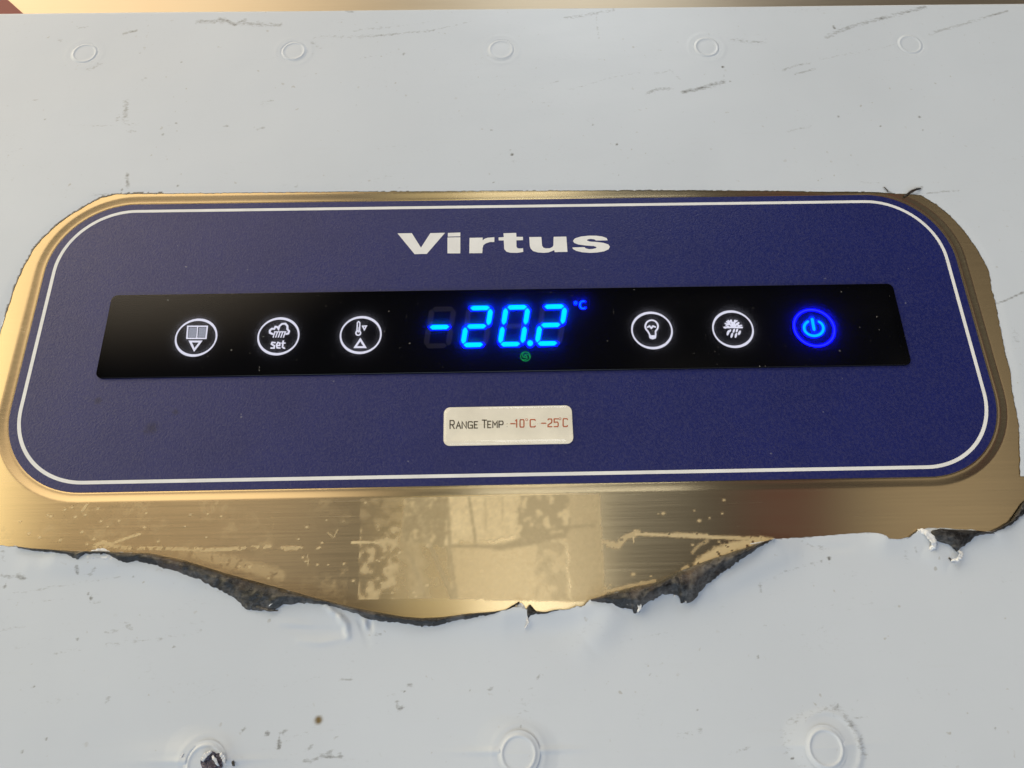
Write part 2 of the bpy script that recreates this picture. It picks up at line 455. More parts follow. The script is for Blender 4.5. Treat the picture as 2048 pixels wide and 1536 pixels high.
# coordinates inside the tape, 0..1
TU = (GX - tape[0][0]) / (tape[1][0] - tape[0][0]); TV = (tape[0][1] - GY) / (tape[0][1] - tape[4][1])
TU = TU + .05 * (fbm(GX, GY, 3.5, 201, 4) - .5); TV = TV + .12 * (fbm(GX, GY, 3.0, 211, 4) - .5)
cl = fbm(GX, GY, 2.3, 11, 4); fine = fbm(GX, GY, 1.0, 21, 2); vert = vnoise(GX, GY, 1.6, 30, 5)
cover = np.full(GX.shape, .30)
# eaten lower left corner and left edge
edge = (TU < .17) & (cl + .25 * fine < .62)
cover = np.where(edge, .08, cover); cover = np.where((TU < .17) & ~edge & (TV > .35), .66, cover)
# bright panes upper middle, darker columns beside them
pane = (TU > .36) & (TU < .66 + .05 * (fine - .5)) & (TV < .5 - .28 * np.clip(TU - .48, 0, 1))
cover = np.where(pane, .95 - .12 * (fine > .62), cover)
colm = ((TU > .18) & (TU < .36) & (TV < .55)); cover = np.where(colm, .70, cover); cdark = colm & ~((cl > .54) & (fine > .45))
low = (TU > .30) & (TU < .86) & (TV > .52); cover = np.where(low, .66 + .1 * (fine - .5), cover)
fanm = (TU > .16) & (TU < .38) & (TV >= .5)
ph = (TU - .16 - .10 * TV) * 34; cover = np.where(fanm, .50 + .18 * np.sin(ph * 1.0 + 3 * cl), cover)
rt = (TU > .66) & (TV < .5); drop = (cl > .60) | (fine > .80); cover = np.where(rt, .78 + .12 * drop, cover); shade = np.where(rt & ~drop, .62, 1.0)
cover = np.where((TU > .87), .66 + .12 * (fine - .5), cover); shade = np.where(TU > .87, .84, shade); shade = np.where(cdark, .62, shade); shade = np.where((TU > .17) & (TU < .38) & (TV >= .5), .80, shade); shade = np.where((TU > .72) & (TU < .86) & (TV > .52), .74 + .2 * (cl > .55), shade); shade = np.where(TU < .17, .92, shade)
# creases
for pts, w, v in (([(938, 995), (948, 1060), (952, 1095)], .55, .2), ([(905, 1092), (1000, 1093), (1090, 1060), (1190, 1050)], .7, .25),
                  ([(990, 1095), (1060, 1085), (1120, 1070)], 1.5, .25), ([(830, 1010), (860, 1090), (905, 1195)], .8, .3), ([(895, 1005), (900, 1100), (912, 1195)], .8, .32),
                  ([(815, 1100), (850, 1190)], .7, .3), ([(970, 995), (972, 1060)], .4, .6), ([(1005, 995), (1005, 1040)], .4, .6)):
    d, t = seg_dist(GX, GY, pw(pts)); d = d * (1 + .9 * (fine - .5))
    k = pint(d, w); cover = cover * (1 - k) + .8 * k; shade = shade * (1 - k) + (.50 + .5 * v) * k
for _ in range(2):
    sp_ = np.pad(shade, 1, mode='edge'); shade = (sp_[:-2, 1:-1] + sp_[2:, 1:-1] + sp_[1:-1, :-2] + sp_[1:-1, 2:] + 2 * shade) / 6
    cp = np.pad(cover, 1, mode='edge'); cover = (cp[:-2, 1:-1] + cp[2:, 1:-1] + cp[1:-1, :-2] + cp[1:-1, 2:] + 2 * cover) / 6
haze = np.where(tin, cover * (.80 + .4 * fbm(GX, GY, 1.4, 301, 3)) + .10 * (fbm(GX, GY, 9, 305, 3) - .5), 0)
# tape outline
d, t = seg_dist(GX, GY, np.vstack([tape, tape[:1]])); haze = np.maximum(haze, .55 * pint(d, .45) * (GX > tape[3][0] - 40) * (fine > .3))
# scratches and chalky streaks
SC_ = [([(185, 1100), (215, 1092), (260, 1096), (330, 1097), (420, 1100), (500, 1096), (540, 1093)], 1.1, .55, .58), ([(230, 1085), (262, 1073), (280, 1068)], .7, .6, .4),
       ([(190, 1092), (205, 1085), (225, 1090)], 1.1, .6, .42), ([(165, 1021), (176, 1006)], .8, .55, .3), ([(560, 1097), (600, 1096)], 1.2, .5, .55), ([(635, 1097), (640, 1095)], .5, .7, .2),
       ([(705, 1085), (760, 1085)], .6, .8, .3), ([(1204, 1085), (1235, 1092), (1250, 1075), (1275, 1066)], 1.6, .6, .5), ([(1270, 1068), (1330, 1070), (1410, 1074), (1450, 1075), (1545, 1079)], .8, .75, .35),
       ([(1265, 1072), (1268, 1084)], .3, .9, 0), ([(1350, 1070), (1412, 1072)], 1.2, .7, .45), ([(615, 1110), (617, 1130)], .3, .5, .2), ([(655, 1065), (668, 1075), (675, 1060)], .3, .45, .2),
       ([(390, 1106), (480, 1130), (560, 1150)], 3.0, .3, .5), ([(1398, 1128), (1430, 1107), (1475, 1090), (1530, 1082)], 2.4, .85, .45), ([(1365, 1140), (1375, 1134)], .9, .6, .4),
       ([(1210, 1184), (1260, 1172), (1310, 1162)], .8, .55, .4), ([(1385, 1105), (1398, 1090), (1415, 1082)], .8, .4, .4)]
for pts, w, s, rg in SC_:
    d, t = seg_dist(GX, GY, pw(pts)); nn = fbm(GX, GY, 1.5, int(w * 10) + len(pts), 3)
    haze = np.maximum(haze, s * pint(d * (1 + rg * 3 * (nn - .45)), w, .5) * (nn > rg * .75))
# soft dusty clouds and specks left of the tape
cloud = np.clip(fbm(GX, GY, 9, 71, 4) - .54, 0, 1) * .45 * (.3 + 1.4 * (fbm(GX, GY, 1.3, 75, 2) > .5)) * (GX < tape[0][0] - 3)
haze = np.maximum(haze, cloud)
r2 = np.random.default_rng(3)
for i in range(190):
    k = r2.random() < .55
    u, v = (r2.uniform(1040, 1190), r2.uniform(985, 1095)) if k and i < 90 else (r2.uniform(20, 1500), r2.uniform(1000, 1200))
    q = P((u, v))[0]; R = r2.uniform(.15, .5) * (1.5 if i < 60 else 1)
    mm_ = (abs(GX - q[0]) < 2.5) & (abs(GY - q[1]) < 1.5)
    haze[mm_] = np.maximum(haze[mm_], .8 * pint(np.hypot((GX[mm_] - q[0]) * .7, GY[mm_] - q[1]), R + .15, .8))
for u, v, R in ((858, 1091, 1.3), (964, 1142, .9), (854, 1171, .8), (799, 1105, .6), (892, 1084, .5), (1117, 1065, .9), (828, 1185, .7), (831, 1193, .6)):
    q = P((u, v))[0]; haze = np.maximum(haze, .95 * pint(np.hypot((GX - q[0]) * .8, GY - q[1]), R))
lipk = GY > -78.3; haze = np.where(lipk, 0, haze)
def gridmesh(name, GX, GY, Z, keepmask=None):
    ny, nx = GX.shape
    idx = np.arange(nx * ny).reshape(ny, nx)
    q = np.stack([idx[:-1, :-1], idx[:-1, 1:], idx[1:, 1:], idx[1:, :-1]], -1).reshape(-1, 4)
    if keepmask is not None: q = q[keepmask.reshape(-1)]
    used = np.unique(q); remap = -np.ones(nx * ny, int); remap[used] = np.arange(len(used)); q = remap[q]
    co = np.stack([GX, GY, Z], -1).reshape(-1, 3)[used] * MM
    me = bpy.data.meshes.new(name); me.vertices.add(len(used)); me.vertices.foreach_set('co', co.ravel())
    me.loops.add(q.size); me.loops.foreach_set('vertex_index', q.ravel().astype(np.int32))
    me.polygons.add(len(q)); me.polygons.foreach_set('loop_start', (np.arange(len(q)) * 4).astype(np.int32)); me.polygons.foreach_set('loop_total', np.full(len(q), 4, np.int32))
    me.update(calc_edges=True); return me, used
def setattr_f(me, name, vals):
    a = me.attributes.new(name, 'FLOAT', 'POINT'); a.data.foreach_set('value', vals.astype(np.float32).ravel())
H4 = np.maximum(np.maximum(haze[:-1, :-1], haze[1:, :-1]), np.maximum(haze[:-1, 1:], haze[1:, 1:]))
me, used = gridmesh('glue_residue', GX, GY, np.full(GX.shape, .06), H4 > .01)
setattr_f(me, 'cover', haze.reshape(-1)[used]); setattr_f(me, 'shade', np.where(tin, shade, 1.0).reshape(-1)[used])
m_, nt, out = mat('glue_residue'); at = N(nt, 'ShaderNodeAttribute', attribute_name='cover')
tr = N(nt, 'ShaderNodeBsdfTransparent'); at2 = N(nt, 'ShaderNodeAttribute', attribute_name='shade'); pb = pbsdf(nt, None, Base_Color=mixc(nt, at2.outputs['Fac'], (.0, .0, .0), (.85, .69, .42)), Roughness=.5, Metallic=.3)
mx = N(nt, 'ShaderNodeMixShader'); nt.links.new(mathn(nt, 'MULTIPLY', at.outputs['Fac'], .85), mx.inputs[0]); nt.links.new(tr.outputs[0], mx.inputs[1]); nt.links.new(pb.outputs[0], mx.inputs[2]); nt.links.new(mx.outputs[0], out.inputs[0])
keep(link('glue_residue', me, m_), fascia)

# ================================================================== CONTROL PANEL
panel = empty('control_panel', (0, 0, ZR))
tag(panel, 'navy blue control panel with white border line and lit black display strip', 'control panel')
DX0, DX1, DY0, DY1 = -153.0, 153.3, -31.4, 3.9
hole = dedup(rrect(DX0 + .2, DX1 - .2, DY0 + .2, DY1 - .2, 2.6, 8))
ZO = ZR + .12
ov = flat_ring('blue_overlay', dedup(rrect(X0, X1, Y0, Y1, 31.4, 20))[::-1], [tuple(p) for p in hole], ZO, OVERLAY, panel)
m = MB(); m.stroke(dedup(rrect(-177.85, 177.85, -70.5, 42.6, 28, 24)), 1.28, ZO + .02, ZO + .05, closed=True); m.build('border_line', WHITE_INK, panel)

LO, LS = (750, 420), 3.9385
VIR = [[(178, 185), (290, 183), (362, 297), (436, 183), (552, 180), (408, 346), (312, 348)],
       [(574, 181), (672, 178), (672, 208), (574, 210)], [(571, 217), (672, 215), (672, 342), (571, 342)],
       [(745, 220), (848, 218), (848, 240), (862, 228), (885, 220), (940, 215), (940, 252), (905, 253), (875, 262), (854, 278), (847, 300), (845, 340), (743, 341)],
       [(1012, 184), (1112, 181), (1114, 212), (1165, 212), (1166, 238), (1114, 239), (1114, 290), (1122, 301), (1140, 304), (1166, 302), (1168, 330), (1120, 338), (1065, 337), (1035, 328), (1018, 308), (1014, 240), (974, 240), (974, 217), (1014, 214)],
       [(1215, 214), (1310, 213), (1316, 282), (1326, 297), (1345, 303), (1375, 302), (1397, 293), (1405, 278), (1407, 212), (1507, 210), (1516, 330), (1415, 332), (1412, 316), (1370, 334), (1330, 338), (1285, 335), (1245, 324), (1225, 302), (1219, 280)],
       [(1832, 240), (1740, 241), (1728, 232), (1700, 228), (1675, 232), (1668, 240), (1690, 249), (1750, 253), (1800, 259), (1838, 272), (1850, 290), (1840, 310), (1805, 326), (1750, 335), (1690, 338), (1630, 333), (1585, 322), (1560, 308), (1555, 296), (1650, 293), (1660, 303), (1685, 309), (1715, 308), (1740, 301), (1746, 293), (1725, 285), (1660, 280), (1600, 272), (1568, 259), (1560, 243), (1575, 224), (1620, 210), (1680, 203), (1740, 203), (1790, 209), (1825, 222)]]
m = MB()
for pl in VIR: m.poly(C(pl, LO, LS, ZO), ZO + .02, ZO + .07)
m.build('brand_lettering', WHITE_INK, panel)

# display window: smoked glass slab over a black tray
ZG = ZO + .75
V, F = [], []
gp = [(.0, ZO - .3), (.0, ZG - .35), (-.03, ZG - .10), (-.08, ZG - .03), (-.15, ZG)]
for d, z in gp:
    L = rrect(DX0 + .25 - d, DX1 - .25 + d, DY0 + .25 - d, DY1 - .25 + d, 2.4 + d, 8) if False else rrect(DX0 + .25 - d, DX1 - .25 + d, DY0 + .25 - d, DY1 - .25 + d, max(.6, 2.4 + d), 8)
    n = len(L); V += [(x, y, z) for x, y in L]
# the rim steps inward with height
V = []
for d, z in gp:
    L = rrect(DX0 + .25 - d, DX1 - .25 + d, DY0 + .25 - d, DY1 - .25 + d, 2.4 + d, 8); V += [(x, y, z) for x, y in L]
for a in range(len(gp) - 1):
    for i in range(n):
        j = (i + 1) % n; F.append([a * n + i, a * n + j, (a + 1) * n + j, (a + 1) * n + i])
glass_m = MB(); topL = dedup(rrect(DX0 + .40, DX1 - .40, DY0 + .40, DY1 - .40, 2.25, 8))
glass_m.V = [(x, y, ZG) for x, y in topL]; glass_m.F = [list(range(len(topL)))]
glass = glass_m.build('display_glass', GLASS, panel)
rim = link('glass_rim', meshdata('glass_rim', V, F), RIM, None, True); rim.parent = glass
rim.data.materials.append(simple('matt_black_edge', (.004, .004, .004), .9, spec=0))
for f_ in rim.data.polygons:
    if abs(f_.normal.y) < .35: f_.material_index = 1
m = MB(); m.poly([(DX0 - 1, DY0 - 1), (DX1 + 1, DY0 - 1), (DX1 + 1, DY1 + 1), (DX0 - 1, DY1 + 1)], -6, -5); 
rw = [(DX0 - 1, DY0 - 1), (DX1 + 1, DY0 - 1), (DX1 + 1, DY1 + 1), (DX0 - 1, DY1 + 1)]; b_ = len(m.V)
m.V += [(*p_, -5.5) for p_ in rw] + [(*p_, ZO - .04) for p_ in rw]      # side walls up to the overlay
m.F += [[b_ + i, b_ + (i + 1) % 4, b_ + 4 + (i + 1) % 4, b_ + 4 + i] for i in range(4)]
m.build('display_tray', TRAY, panel)

ZS = ZG - 1.35                   # lit symbols sit under the glass
DO = (750, 420)
TOPC = np.array([[536, 777.5], [828, 772], [1120, 766.5], [1412, 761]])
HS = [(-80, 1), (-62, -16), (60, -18), (79, -3), (58, 17), (-60, 20)]
VS = [(4, -67), (18, -60), (27, -40), (12, 48), (-8, 67), (-20, 58), (-26, 40), (-12, -50)]
SEG = {'a': (HS, 0, 0), 'g': (HS, -27, 145), 'd': (HS, -53, 290), 'f': (VS, -98, 73), 'e': (VS, -124, 218), 'b': (VS, 74, 72), 'c': (VS, 51, 217)}
def grow(pts, d):
    pts = np.asarray(pts, float); c = pts.mean(0); q = pts - c; r = np.hypot(q[:, 0], q[:, 1])[:, None]; return c + q * (1 + d / r)
def segpoly(k, i, g=0):
    s, dx, dy = SEG[k]; return C(grow(np.array(s) + (dx, dy), g) + TOPC[i], DO, LS, ZS)
LIT = ['g', 'abged', 'abcdef', 'abged']
for i in range(4):
    m = MB(); h = MB(); u = MB()
    for k in 'abcdefg':
        if k in LIT[i]: m.poly(segpoly(k, i, -3), ZS, ZS + .1); h.poly(segpoly(k, i, 15), ZS - .3, ZS - .2)
        else: u.poly(segpoly(k, i, 4), ZS - .3, ZS - .2)
    d = m.build('digit', E_CYAN, panel); d['label'] = ['lit blue minus sign at the start of the reading', 'lit blue digit two after the minus sign', 'lit blue digit zero in the middle of the reading', 'lit blue digit two after the decimal point'][i]
    o = h.build('segment_glow', E_BLUE); o.parent = d
    o = u.build('unlit_segment', OFFSEG); o.parent = d
def circ(cx, cy, rx, ry=None, n=40, a0=0, a1=360):
    ry = rx if ry is None else ry
    full = abs(a1 - a0) >= 360; k = n if full else n + 1
    return [(cx + rx * math.cos(math.radians(a0 + (a1 - a0) * i / n)), cy + ry * math.sin(math.radians(a0 + (a1 - a0) * i / n))) for i in range(k)]
m = MB(); m.poly(C(circ(1222, 1050, 22), DO, LS, ZS), ZS, ZS + .1); d = m.build('decimal_point', E_CYAN, panel)
h = MB(); h.poly(C(circ(1222, 1050, 33), DO, LS, ZS), ZS - .3, ZS - .2); h.build('segment_glow', E_BLUE).parent = d
m = MB(); w = 1 / LS / 4.5
m.stroke(C(circ(1640, 748, 27, 29, 20, 60, 290), DO, LS, ZS), .48, ZS, ZS + .1)
m.stroke(C(circ(1580, 732, 10, 10, 16), DO, LS, ZS), .22, ZS, ZS + .1, closed=True)
h = MB(); h.stroke(C(circ(1640, 748, 27, 29, 20, 50, 300), DO, LS, ZS - .2), .9, ZS - .3, ZS - .2); h.stroke(C(circ(1580, 732, 10, 10, 16), DO, LS, ZS), .7, ZS - .3, ZS - .2, closed=True)
d = m.build('celsius_sign', emis('lit_sky_blue', (.0, .22, 1.0), 1.6), panel); h.build('segment_glow', E_BLUE).parent = d
m = MB()
m.stroke(C(circ(1185, 1154, 38, 36, 30), DO, LS, ZS), .16, ZS, ZS + .05, closed=True)
for k in range(3):
    a = k * 120; pts = []
    for j in range(12):
        t = j / 11; r = 10 + 24 * t; th = math.radians(a + 130 * t); pts.append((1185 + r * math.cos(th), 1154 + r * .95 * math.sin(th)))
    m.stroke(C(pts, DO, LS, ZS), .15, ZS, ZS + .05)
m.stroke(C(circ(1185, 1154, 9), DO, LS, ZS), .15, ZS, ZS + .05, closed=True)
m.build('fan_symbol', E_GREEN, panel)

# touch buttons
BC = [(392.2, 676.1), (557, 672.4), (721.5, 669.8), (1303.8, 660), (1465.8, 657.7), (1628.2, 655.6)]
BL = ['round touch button with a double panel and down arrow', 'round touch button with rain cloud and the word set', 'round touch button with thermometer and up arrow',
      'round touch button with a light bulb', 'round touch button with a melting snowflake', 'round power button glowing blue']
A, AS = (320, 610), 4.267; B, BS = (1230, 600), 4.357
bc = P(BC, ZS); bc[:, 1] = bc[:, 1].mean()
for i in range(6):
    x, y = bc[i]; m = MB()
    # ring slightly heavier at the top and bottom
    n = 72; Lo = []; V2 = []; F2 = []
    for k in range(n):
        t = 2 * PI * k / n; ro = 8.02; ri = 7.42 - .42 * abs(math.sin(t + .25 * (1 if i < 3 else -1))) ** 2
        if i == 5: ri = ro - .75
        V2 += [(x + ro * math.cos(t), y + ro * math.sin(t), ZS + .05), (x + ri * math.cos(t), y + ri * math.sin(t), ZS + .05)]
    for k in range(n): j = (k + 1) % n; F2.append([2 * k, 2 * j, 2 * j + 1, 2 * k + 1])
    m.V, m.F = V2, F2
    if i == 5:
        m = MB(); m.stroke(circ(x, y, 7.7, n=72), 1.05, ZS, ZS + .02, closed=True)
    b = m.build('touch_button', E_BLUE if i == 5 else E_WHITE, panel); b['label'] = BL[i]
    m = MB(); dim = None
    def st(pts, w, closed=False, o=A, s=AS): m.stroke(C(pts, o, s, ZS), w / s / 5.15, ZS, ZS + .08, closed)
    def pg(pts, o=A, s=AS): m.poly(C(pts, o, s, ZS), ZS, ZS + .08)
    if i == 0:
        st([(238, 182), (404, 182), (392, 285), (230, 285)], 12, True); st([(322, 184), (314, 283)], 10)
        dim = MB()
        for q in ([(250, 192), (312, 192), (305, 274), (240, 274)], [(332, 192), (393, 192), (383, 274), (325, 274)]): dim.poly(C(q, A, AS, ZS), ZS - .1, ZS - .02)
        st([(258, 312), (348, 312), (293, 384)], 17, True)
    if i == 1:
        st([(962, 248), (938, 238), (938, 218), (955, 203), (975, 205), (985, 186), (1003, 190), (1012, 206), (1020, 180), (1042, 162), (1070, 160), (1088, 180), (1088, 208), (1102, 224), (1096, 244), (1078, 248)], 17)
        for k in range(5): st([(982 + 22 * k, 230), (966 + 22 * k, 276)], 10)
        st([(978, 230), (1075, 230)], 10)
        st([(982, 322), (958, 320), (952, 334), (978, 350), (974, 368), (948, 368)], 14)
        st([(998, 346), (1022, 346), (1024, 326), (1006, 320), (996, 340), (1000, 366), (1024, 368)], 13)
        st([(1052, 308), (1046, 360), (1062, 370)], 14); st([(1040, 326), (1068, 326)], 12)
    if i == 2:
        st([(1681, 222), (1685, 152), (1695, 141), (1706, 152), (1704, 222)], 10); st(circ(1692, 240, 20, 18), 12, True)
        st([(1694, 190), (1692, 238)], 5); st([(1729, 181), (1761, 180), (1744, 211)], 11, True); st([(1710, 295), (1666, 360), (1750, 360)], 17, True)
    if i == 3:
        st(circ(319, 230, 55, 53, 30, 128, 412), 15, o=B, s=BS); st([(285, 272), (301, 300), (306, 330)], 14, o=B, s=BS); st([(353, 270), (354, 300), (350, 330)], 14, o=B, s=BS); pg([(304, 308), (354, 308), (351, 336), (330, 344), (308, 338)], B, BS)
        st([(284, 238), (300, 228), (316, 246), (332, 228), (350, 236)], 15, o=B, s=BS)
    if i == 4:
        for q in ((952, 240), (975, 190), (1010, 178), (1045, 180), (1076, 200), (1106, 240)): st([(1030, 238), q], 17, o=B, s=BS)
        for q in ([(960, 205), (990, 215)], [(985, 178), (1000, 200), (968, 222)], [(1000, 186), (1030, 200), (1062, 182)], [(1060, 206), (1085, 232)], [(960, 246), (985, 228)], [(1072, 226), (1102, 222)]): st(q, 13, o=B, s=BS)
        for cx, cy, rx, ry in ((985, 286, 11, 23), (1018, 308, 10, 22), (1054, 308, 10, 22), (1084, 286, 11, 20), (1003, 268, 8, 12), (1035, 268, 9, 18), (1062, 266, 9, 16)):
            pg([(px + (cy - py) * .25, py) for px, py in circ(cx, cy, rx, ry, 16)], B, BS)
    if i == 5:
        cx, cy = 1731, 245
        st([(px + (py - cy) * .06, py) for px, py in circ(cx, cy, 84, 68, 40, -54, 236)], 22, o=B, s=BS); st([(1717, 168), (1734, 258)], 25, o=B, s=BS)
    ic = m.build('button_icon', emis('lit_power_cyan', (.0, .52, 2.6), 1.5) if i == 5 else E_WHITE); ic.parent = b
    if dim: o = dim.build('icon_fill', E_DIM); o.parent = b
    if i == 5:
        m = MB(); m.stroke(C(circ(1731, 245, 84, 68, 40, -60, 242), B, BS, ZS), 1.75, ZS - .3, ZS - .2); m.stroke(C([(1716, 160), (1735, 268)], B, BS, ZS), 2.0, ZS - .3, ZS - .2)
        m.build('icon_glow', E_BLUE).parent = b
        m = MB(); m.stroke(circ(x, y, 7.75, n=72), .28, ZS + .03, ZS + .08, closed=True); m.build('ring_core', emis('lit_blue_core', (.03, .04, 1.0), 2.2)).parent = b

# ================================================================== RANGE STICKER
q = P([(886.5, 815.4), (1145.5, 811), (1144.5, 888), (888, 892)], ZO)
sx0, sx1, sy0, sy1 = (q[0][0] + q[3][0]) / 2, (q[1][0] + q[2][0]) / 2, (q[2][1] + q[3][1]) / 2, (q[0][1] + q[1][1]) / 2
stick = empty('range_sticker', ((sx0 + sx1) / 2, (sy0 + sy1) / 2, ZO))
tag(stick, 'small silver domed resin sticker printed with the range temperature under the display', 'sticker')
m = MB(); m.poly(dedup(rrect(sx0, sx1, sy0, sy1, 2.4, 8)), ZO + .02, ZO + .3)
m.build('label_base', simple('cream_label', (.92, .89, .84), .38, metal=.25), stick)
V, F = [], []; prof2 = [(0, .3), (.12, .75), (.4, 1.1), (.9, 1.34), (1.6, 1.48), (2.6, 1.56), (4.0, 1.60), (5.6, 1.63), (6.6, 1.64)]
for d, z in prof2:
    L = rrect(sx0 + d, sx1 - d, sy0 + d, sy1 - d, max(.9, 2.4 - d * .3), 8); n = len(L); V += [(x, y, ZO + z) for x, y in L]
for a in range(len(prof2) - 1):
    for i in range(n): j = (i + 1) % n; F.append([a * n + i, a * n + j, (a + 1) * n + j, (a + 1) * n + i])
b0 = (len(prof2) - 1) * n; F.append([b0 + i for i in range(n)])
dm = link('resin_dome', meshdata('resin_dome', V, F), RESIN, None, True); keep(dm, stick)
TO, TS = (840, 780), 6.0235
GL = {'R': [[(0, 1), (0, 0), (.8, 0), (1, .15), (1, .4), (.8, .52), (0, .52)], [(.5, .52), (1, 1)]], 'A': [[(0, 1), (.5, 0), (1, 1)], [(.25, .62), (.8, .62)]],
      'N': [[(0, 1), (0, 0), (1, 1), (1, 0)]], 'G': [[(1, .1), (.85, 0), (.15, 0), (0, .2), (0, .85), (.15, 1), (1, 1), (1, .55), (.55, .55)]],
      'E': [[(1, 0), (0, 0), (0, 1), (1, 1)], [(0, .5), (.8, .5)]], 'T': [[(0, 0), (1, 0)], [(.5, 0), (.5, 1)]], 'M': [[(0, 1), (0, 0), (.5, .6), (1, 0), (1, 1)]],
      'P': [[(0, 1), (0, 0), (.85, 0), (1, .15), (1, .42), (.85, .56), (0, .56)]], '-': [[(0, .5), (1, .5)]], '1': [[(-.8, .12), (.4, 0), (.4, 1)]],
      '0': [[(.1, 0), (.9, 0), (1, .12), (1, .88), (.9, 1), (.1, 1), (0, .88), (0, .12), (.1, 0)]], 'C': [[(1, .12), (.88, 0), (.12, 0), (0, .12), (0, .88), (.12, 1), (.88, 1), (1, .88)]],
      '2': [[(0, .1), (.12, 0), (.88, 0), (1, .12), (1, .42), (0, .8), (0, 1), (1, 1)]], '5': [[(1, 0), (0, 0), (0, .42), (.85, .42), (1, .55), (1, .88), (.88, 1), (0, 1)]]}
TXT = [('R', 362, 412, 368, 465), ('A', 437, 490, 384, 463), ('N', 507, 557, 383, 461), ('G', 580, 632, 382, 459), ('E', 655, 692, 381, 458), ('T', 750, 802, 363, 455), ('E', 816, 853, 377, 454), ('M', 877, 930, 376, 452), ('P', 952, 1000, 375, 451)]
RED = [('-', 1092, 1145, 366, 446), ('1', 1160, 1172, 360, 448), ('0', 1205, 1252, 358, 447), ('C', 1327, 1388, 356, 445), ('-', 1465, 1515, 358, 442), ('2', 1542, 1588, 350, 442), ('5', 1616, 1664, 348, 441), ('C', 1724, 1776, 346, 440)]
zt = ZO + .31
for rows, col, nm, extra in ((TXT, simple('dark_print', (.085, .07, .05), .5), 'dark_lettering', [(1050, 405, 4), (1050, 440, 4)]), (RED, simple('red_print', (.46, .10, .03), .5), 'red_lettering', [])):
    m = MB()
    for g, x0, x1, y0, y1 in rows:
        for s_ in GL[g]: m.stroke(C([(x0 + (x1 - x0) * a, y0 + (y1 - y0) * b) for a, b in s_], TO, TS, zt), 13 / TS / 5.0, zt, zt + .03)
    for ex in extra: m.poly(C(circ(*ex, n=10), TO, TS, zt), zt - .005, zt + .03)
    if rows is RED:
        for cx, cy in ((1285, 358), (1686, 347)): m.stroke(C(circ(cx, cy, 13, 12, 16), TO, TS, zt), .17, zt, zt + .03, closed=True)
    m.build(nm, col, stick)

# ================================================================== PROTECTIVE FILM
OUT = [(232, 387.5), (200, 396), (164, 415), (135, 433), (109, 453), (87, 474), (68, 496), (46, 535), (27, 579), (14, 620), (0, 663), (-14, 740), (-30, 850), (-40, 960), (-34, 1060), (-20, 1087),
       (0, 1090), (30, 1093), (60, 1098), (140, 1102), (200, 1103), (300, 1108), (370, 1125), (450, 1150), (500, 1163), (560, 1178), (640, 1200), (700, 1215), (753, 1226), (805, 1235), (845, 1238), (885, 1236), (937, 1228), (990, 1225), (1011, 1221),
       (1030, 1214), (1045, 1214), (1056, 1222), (1069, 1225), (1090, 1226), (1111, 1221), (1132, 1220), (1153, 1213), (1167, 1213), (1177, 1200), (1201, 1194), (1250, 1182), (1310, 1167), (1360, 1144), (1420, 1121), (1480, 1100), (1545, 1079),
       (1623, 1073.5), (1671, 1070), (1696, 1067), (1735, 1065), (1759, 1067.5), (1770, 1072.5), (1776, 1078.6), (1793, 1080), (1817, 1074), (1834, 1062), (1854, 1057), (1890, 1056), (1915, 1060), (1939, 1059), (1963, 1064), (1980, 1065), (2000, 1057), (2026, 1042), (2037, 1022), (2048, 1008), (2060, 992), (2064, 962),
       (2050, 954), (2040, 952), (2039, 900), (2038, 850), (2024, 778), (2021, 743), (2010, 702), (2002, 661), (1991, 606), (1984, 579), (1977.5, 540), (1955.6, 499.5), (1928, 461), (1901, 431), (1873, 409), (1841, 389.5), (1775, 386), (1741, 383.5), (1655, 383.5), (1560, 381.5), (1348, 380), (1200, 380.5), (1000, 381.5), (700, 383), (450, 385.5)]
OUTM = P(OUT, .2)
holep = jag(OUTM, 1.0, .09, 9, True)
fx = np.r_[np.arange(-420, -262, 4), np.arange(-262, 272, .55), np.arange(272, 421, 4)]; fy = np.r_[np.arange(-330, -184, 4), np.arange(-184, 151.2, .55), 151.4, 151.9, 152.2, 152.35, 152.4, 152.4]
FX, FY = np.meshgrid(fx, fy)
ins = inside(FX, FY, OUTM if False else holep)
# distance to the hole edge (only computed near it)
def near_edge(X, Y, poly):
    best = np.full(X.shape, 1e9); bx = X.copy(); by = Y.copy(); n = len(poly)
    for i in range(n):
        a = poly[i]; b = poly[(i + 1) % n]
        c0 = int(np.searchsorted(fx, min(a[0], b[0]) - 3.5)); c1 = int(np.searchsorted(fx, max(a[0], b[0]) + 3.5))
        r0 = int(np.searchsorted(fy, min(a[1], b[1]) - 3.5)); r1 = int(np.searchsorted(fy, max(a[1], b[1]) + 3.5))
        if c1 <= c0 or r1 <= r0: continue
        sl = (slice(r0, r1), slice(c0, c1)); ab = b - a; l2 = ab @ ab + 1e-12
        t = np.clip(((X[sl] - a[0]) * ab[0] + (Y[sl] - a[1]) * ab[1]) / l2, 0, 1)
        px, py = a[0] + t * ab[0], a[1] + t * ab[1]; d = np.hypot(X[sl] - px, Y[sl] - py)
        mk = d < best[sl]; best[sl] = np.where(mk, d, best[sl]); bx[sl] = np.where(mk, px, bx[sl]); by[sl] = np.where(mk, py, by[sl])
    return best, bx, by
dist, bx, by = near_edge(FX, FY, holep)
cell_in = ins[:-1, :-1] & ins[1:, :-1] & ins[:-1, 1:] & ins[1:, 1:]
snap = ins & (dist < 1.6)
HX = np.where(snap, bx, FX); HY = np.where(snap, by, FY)
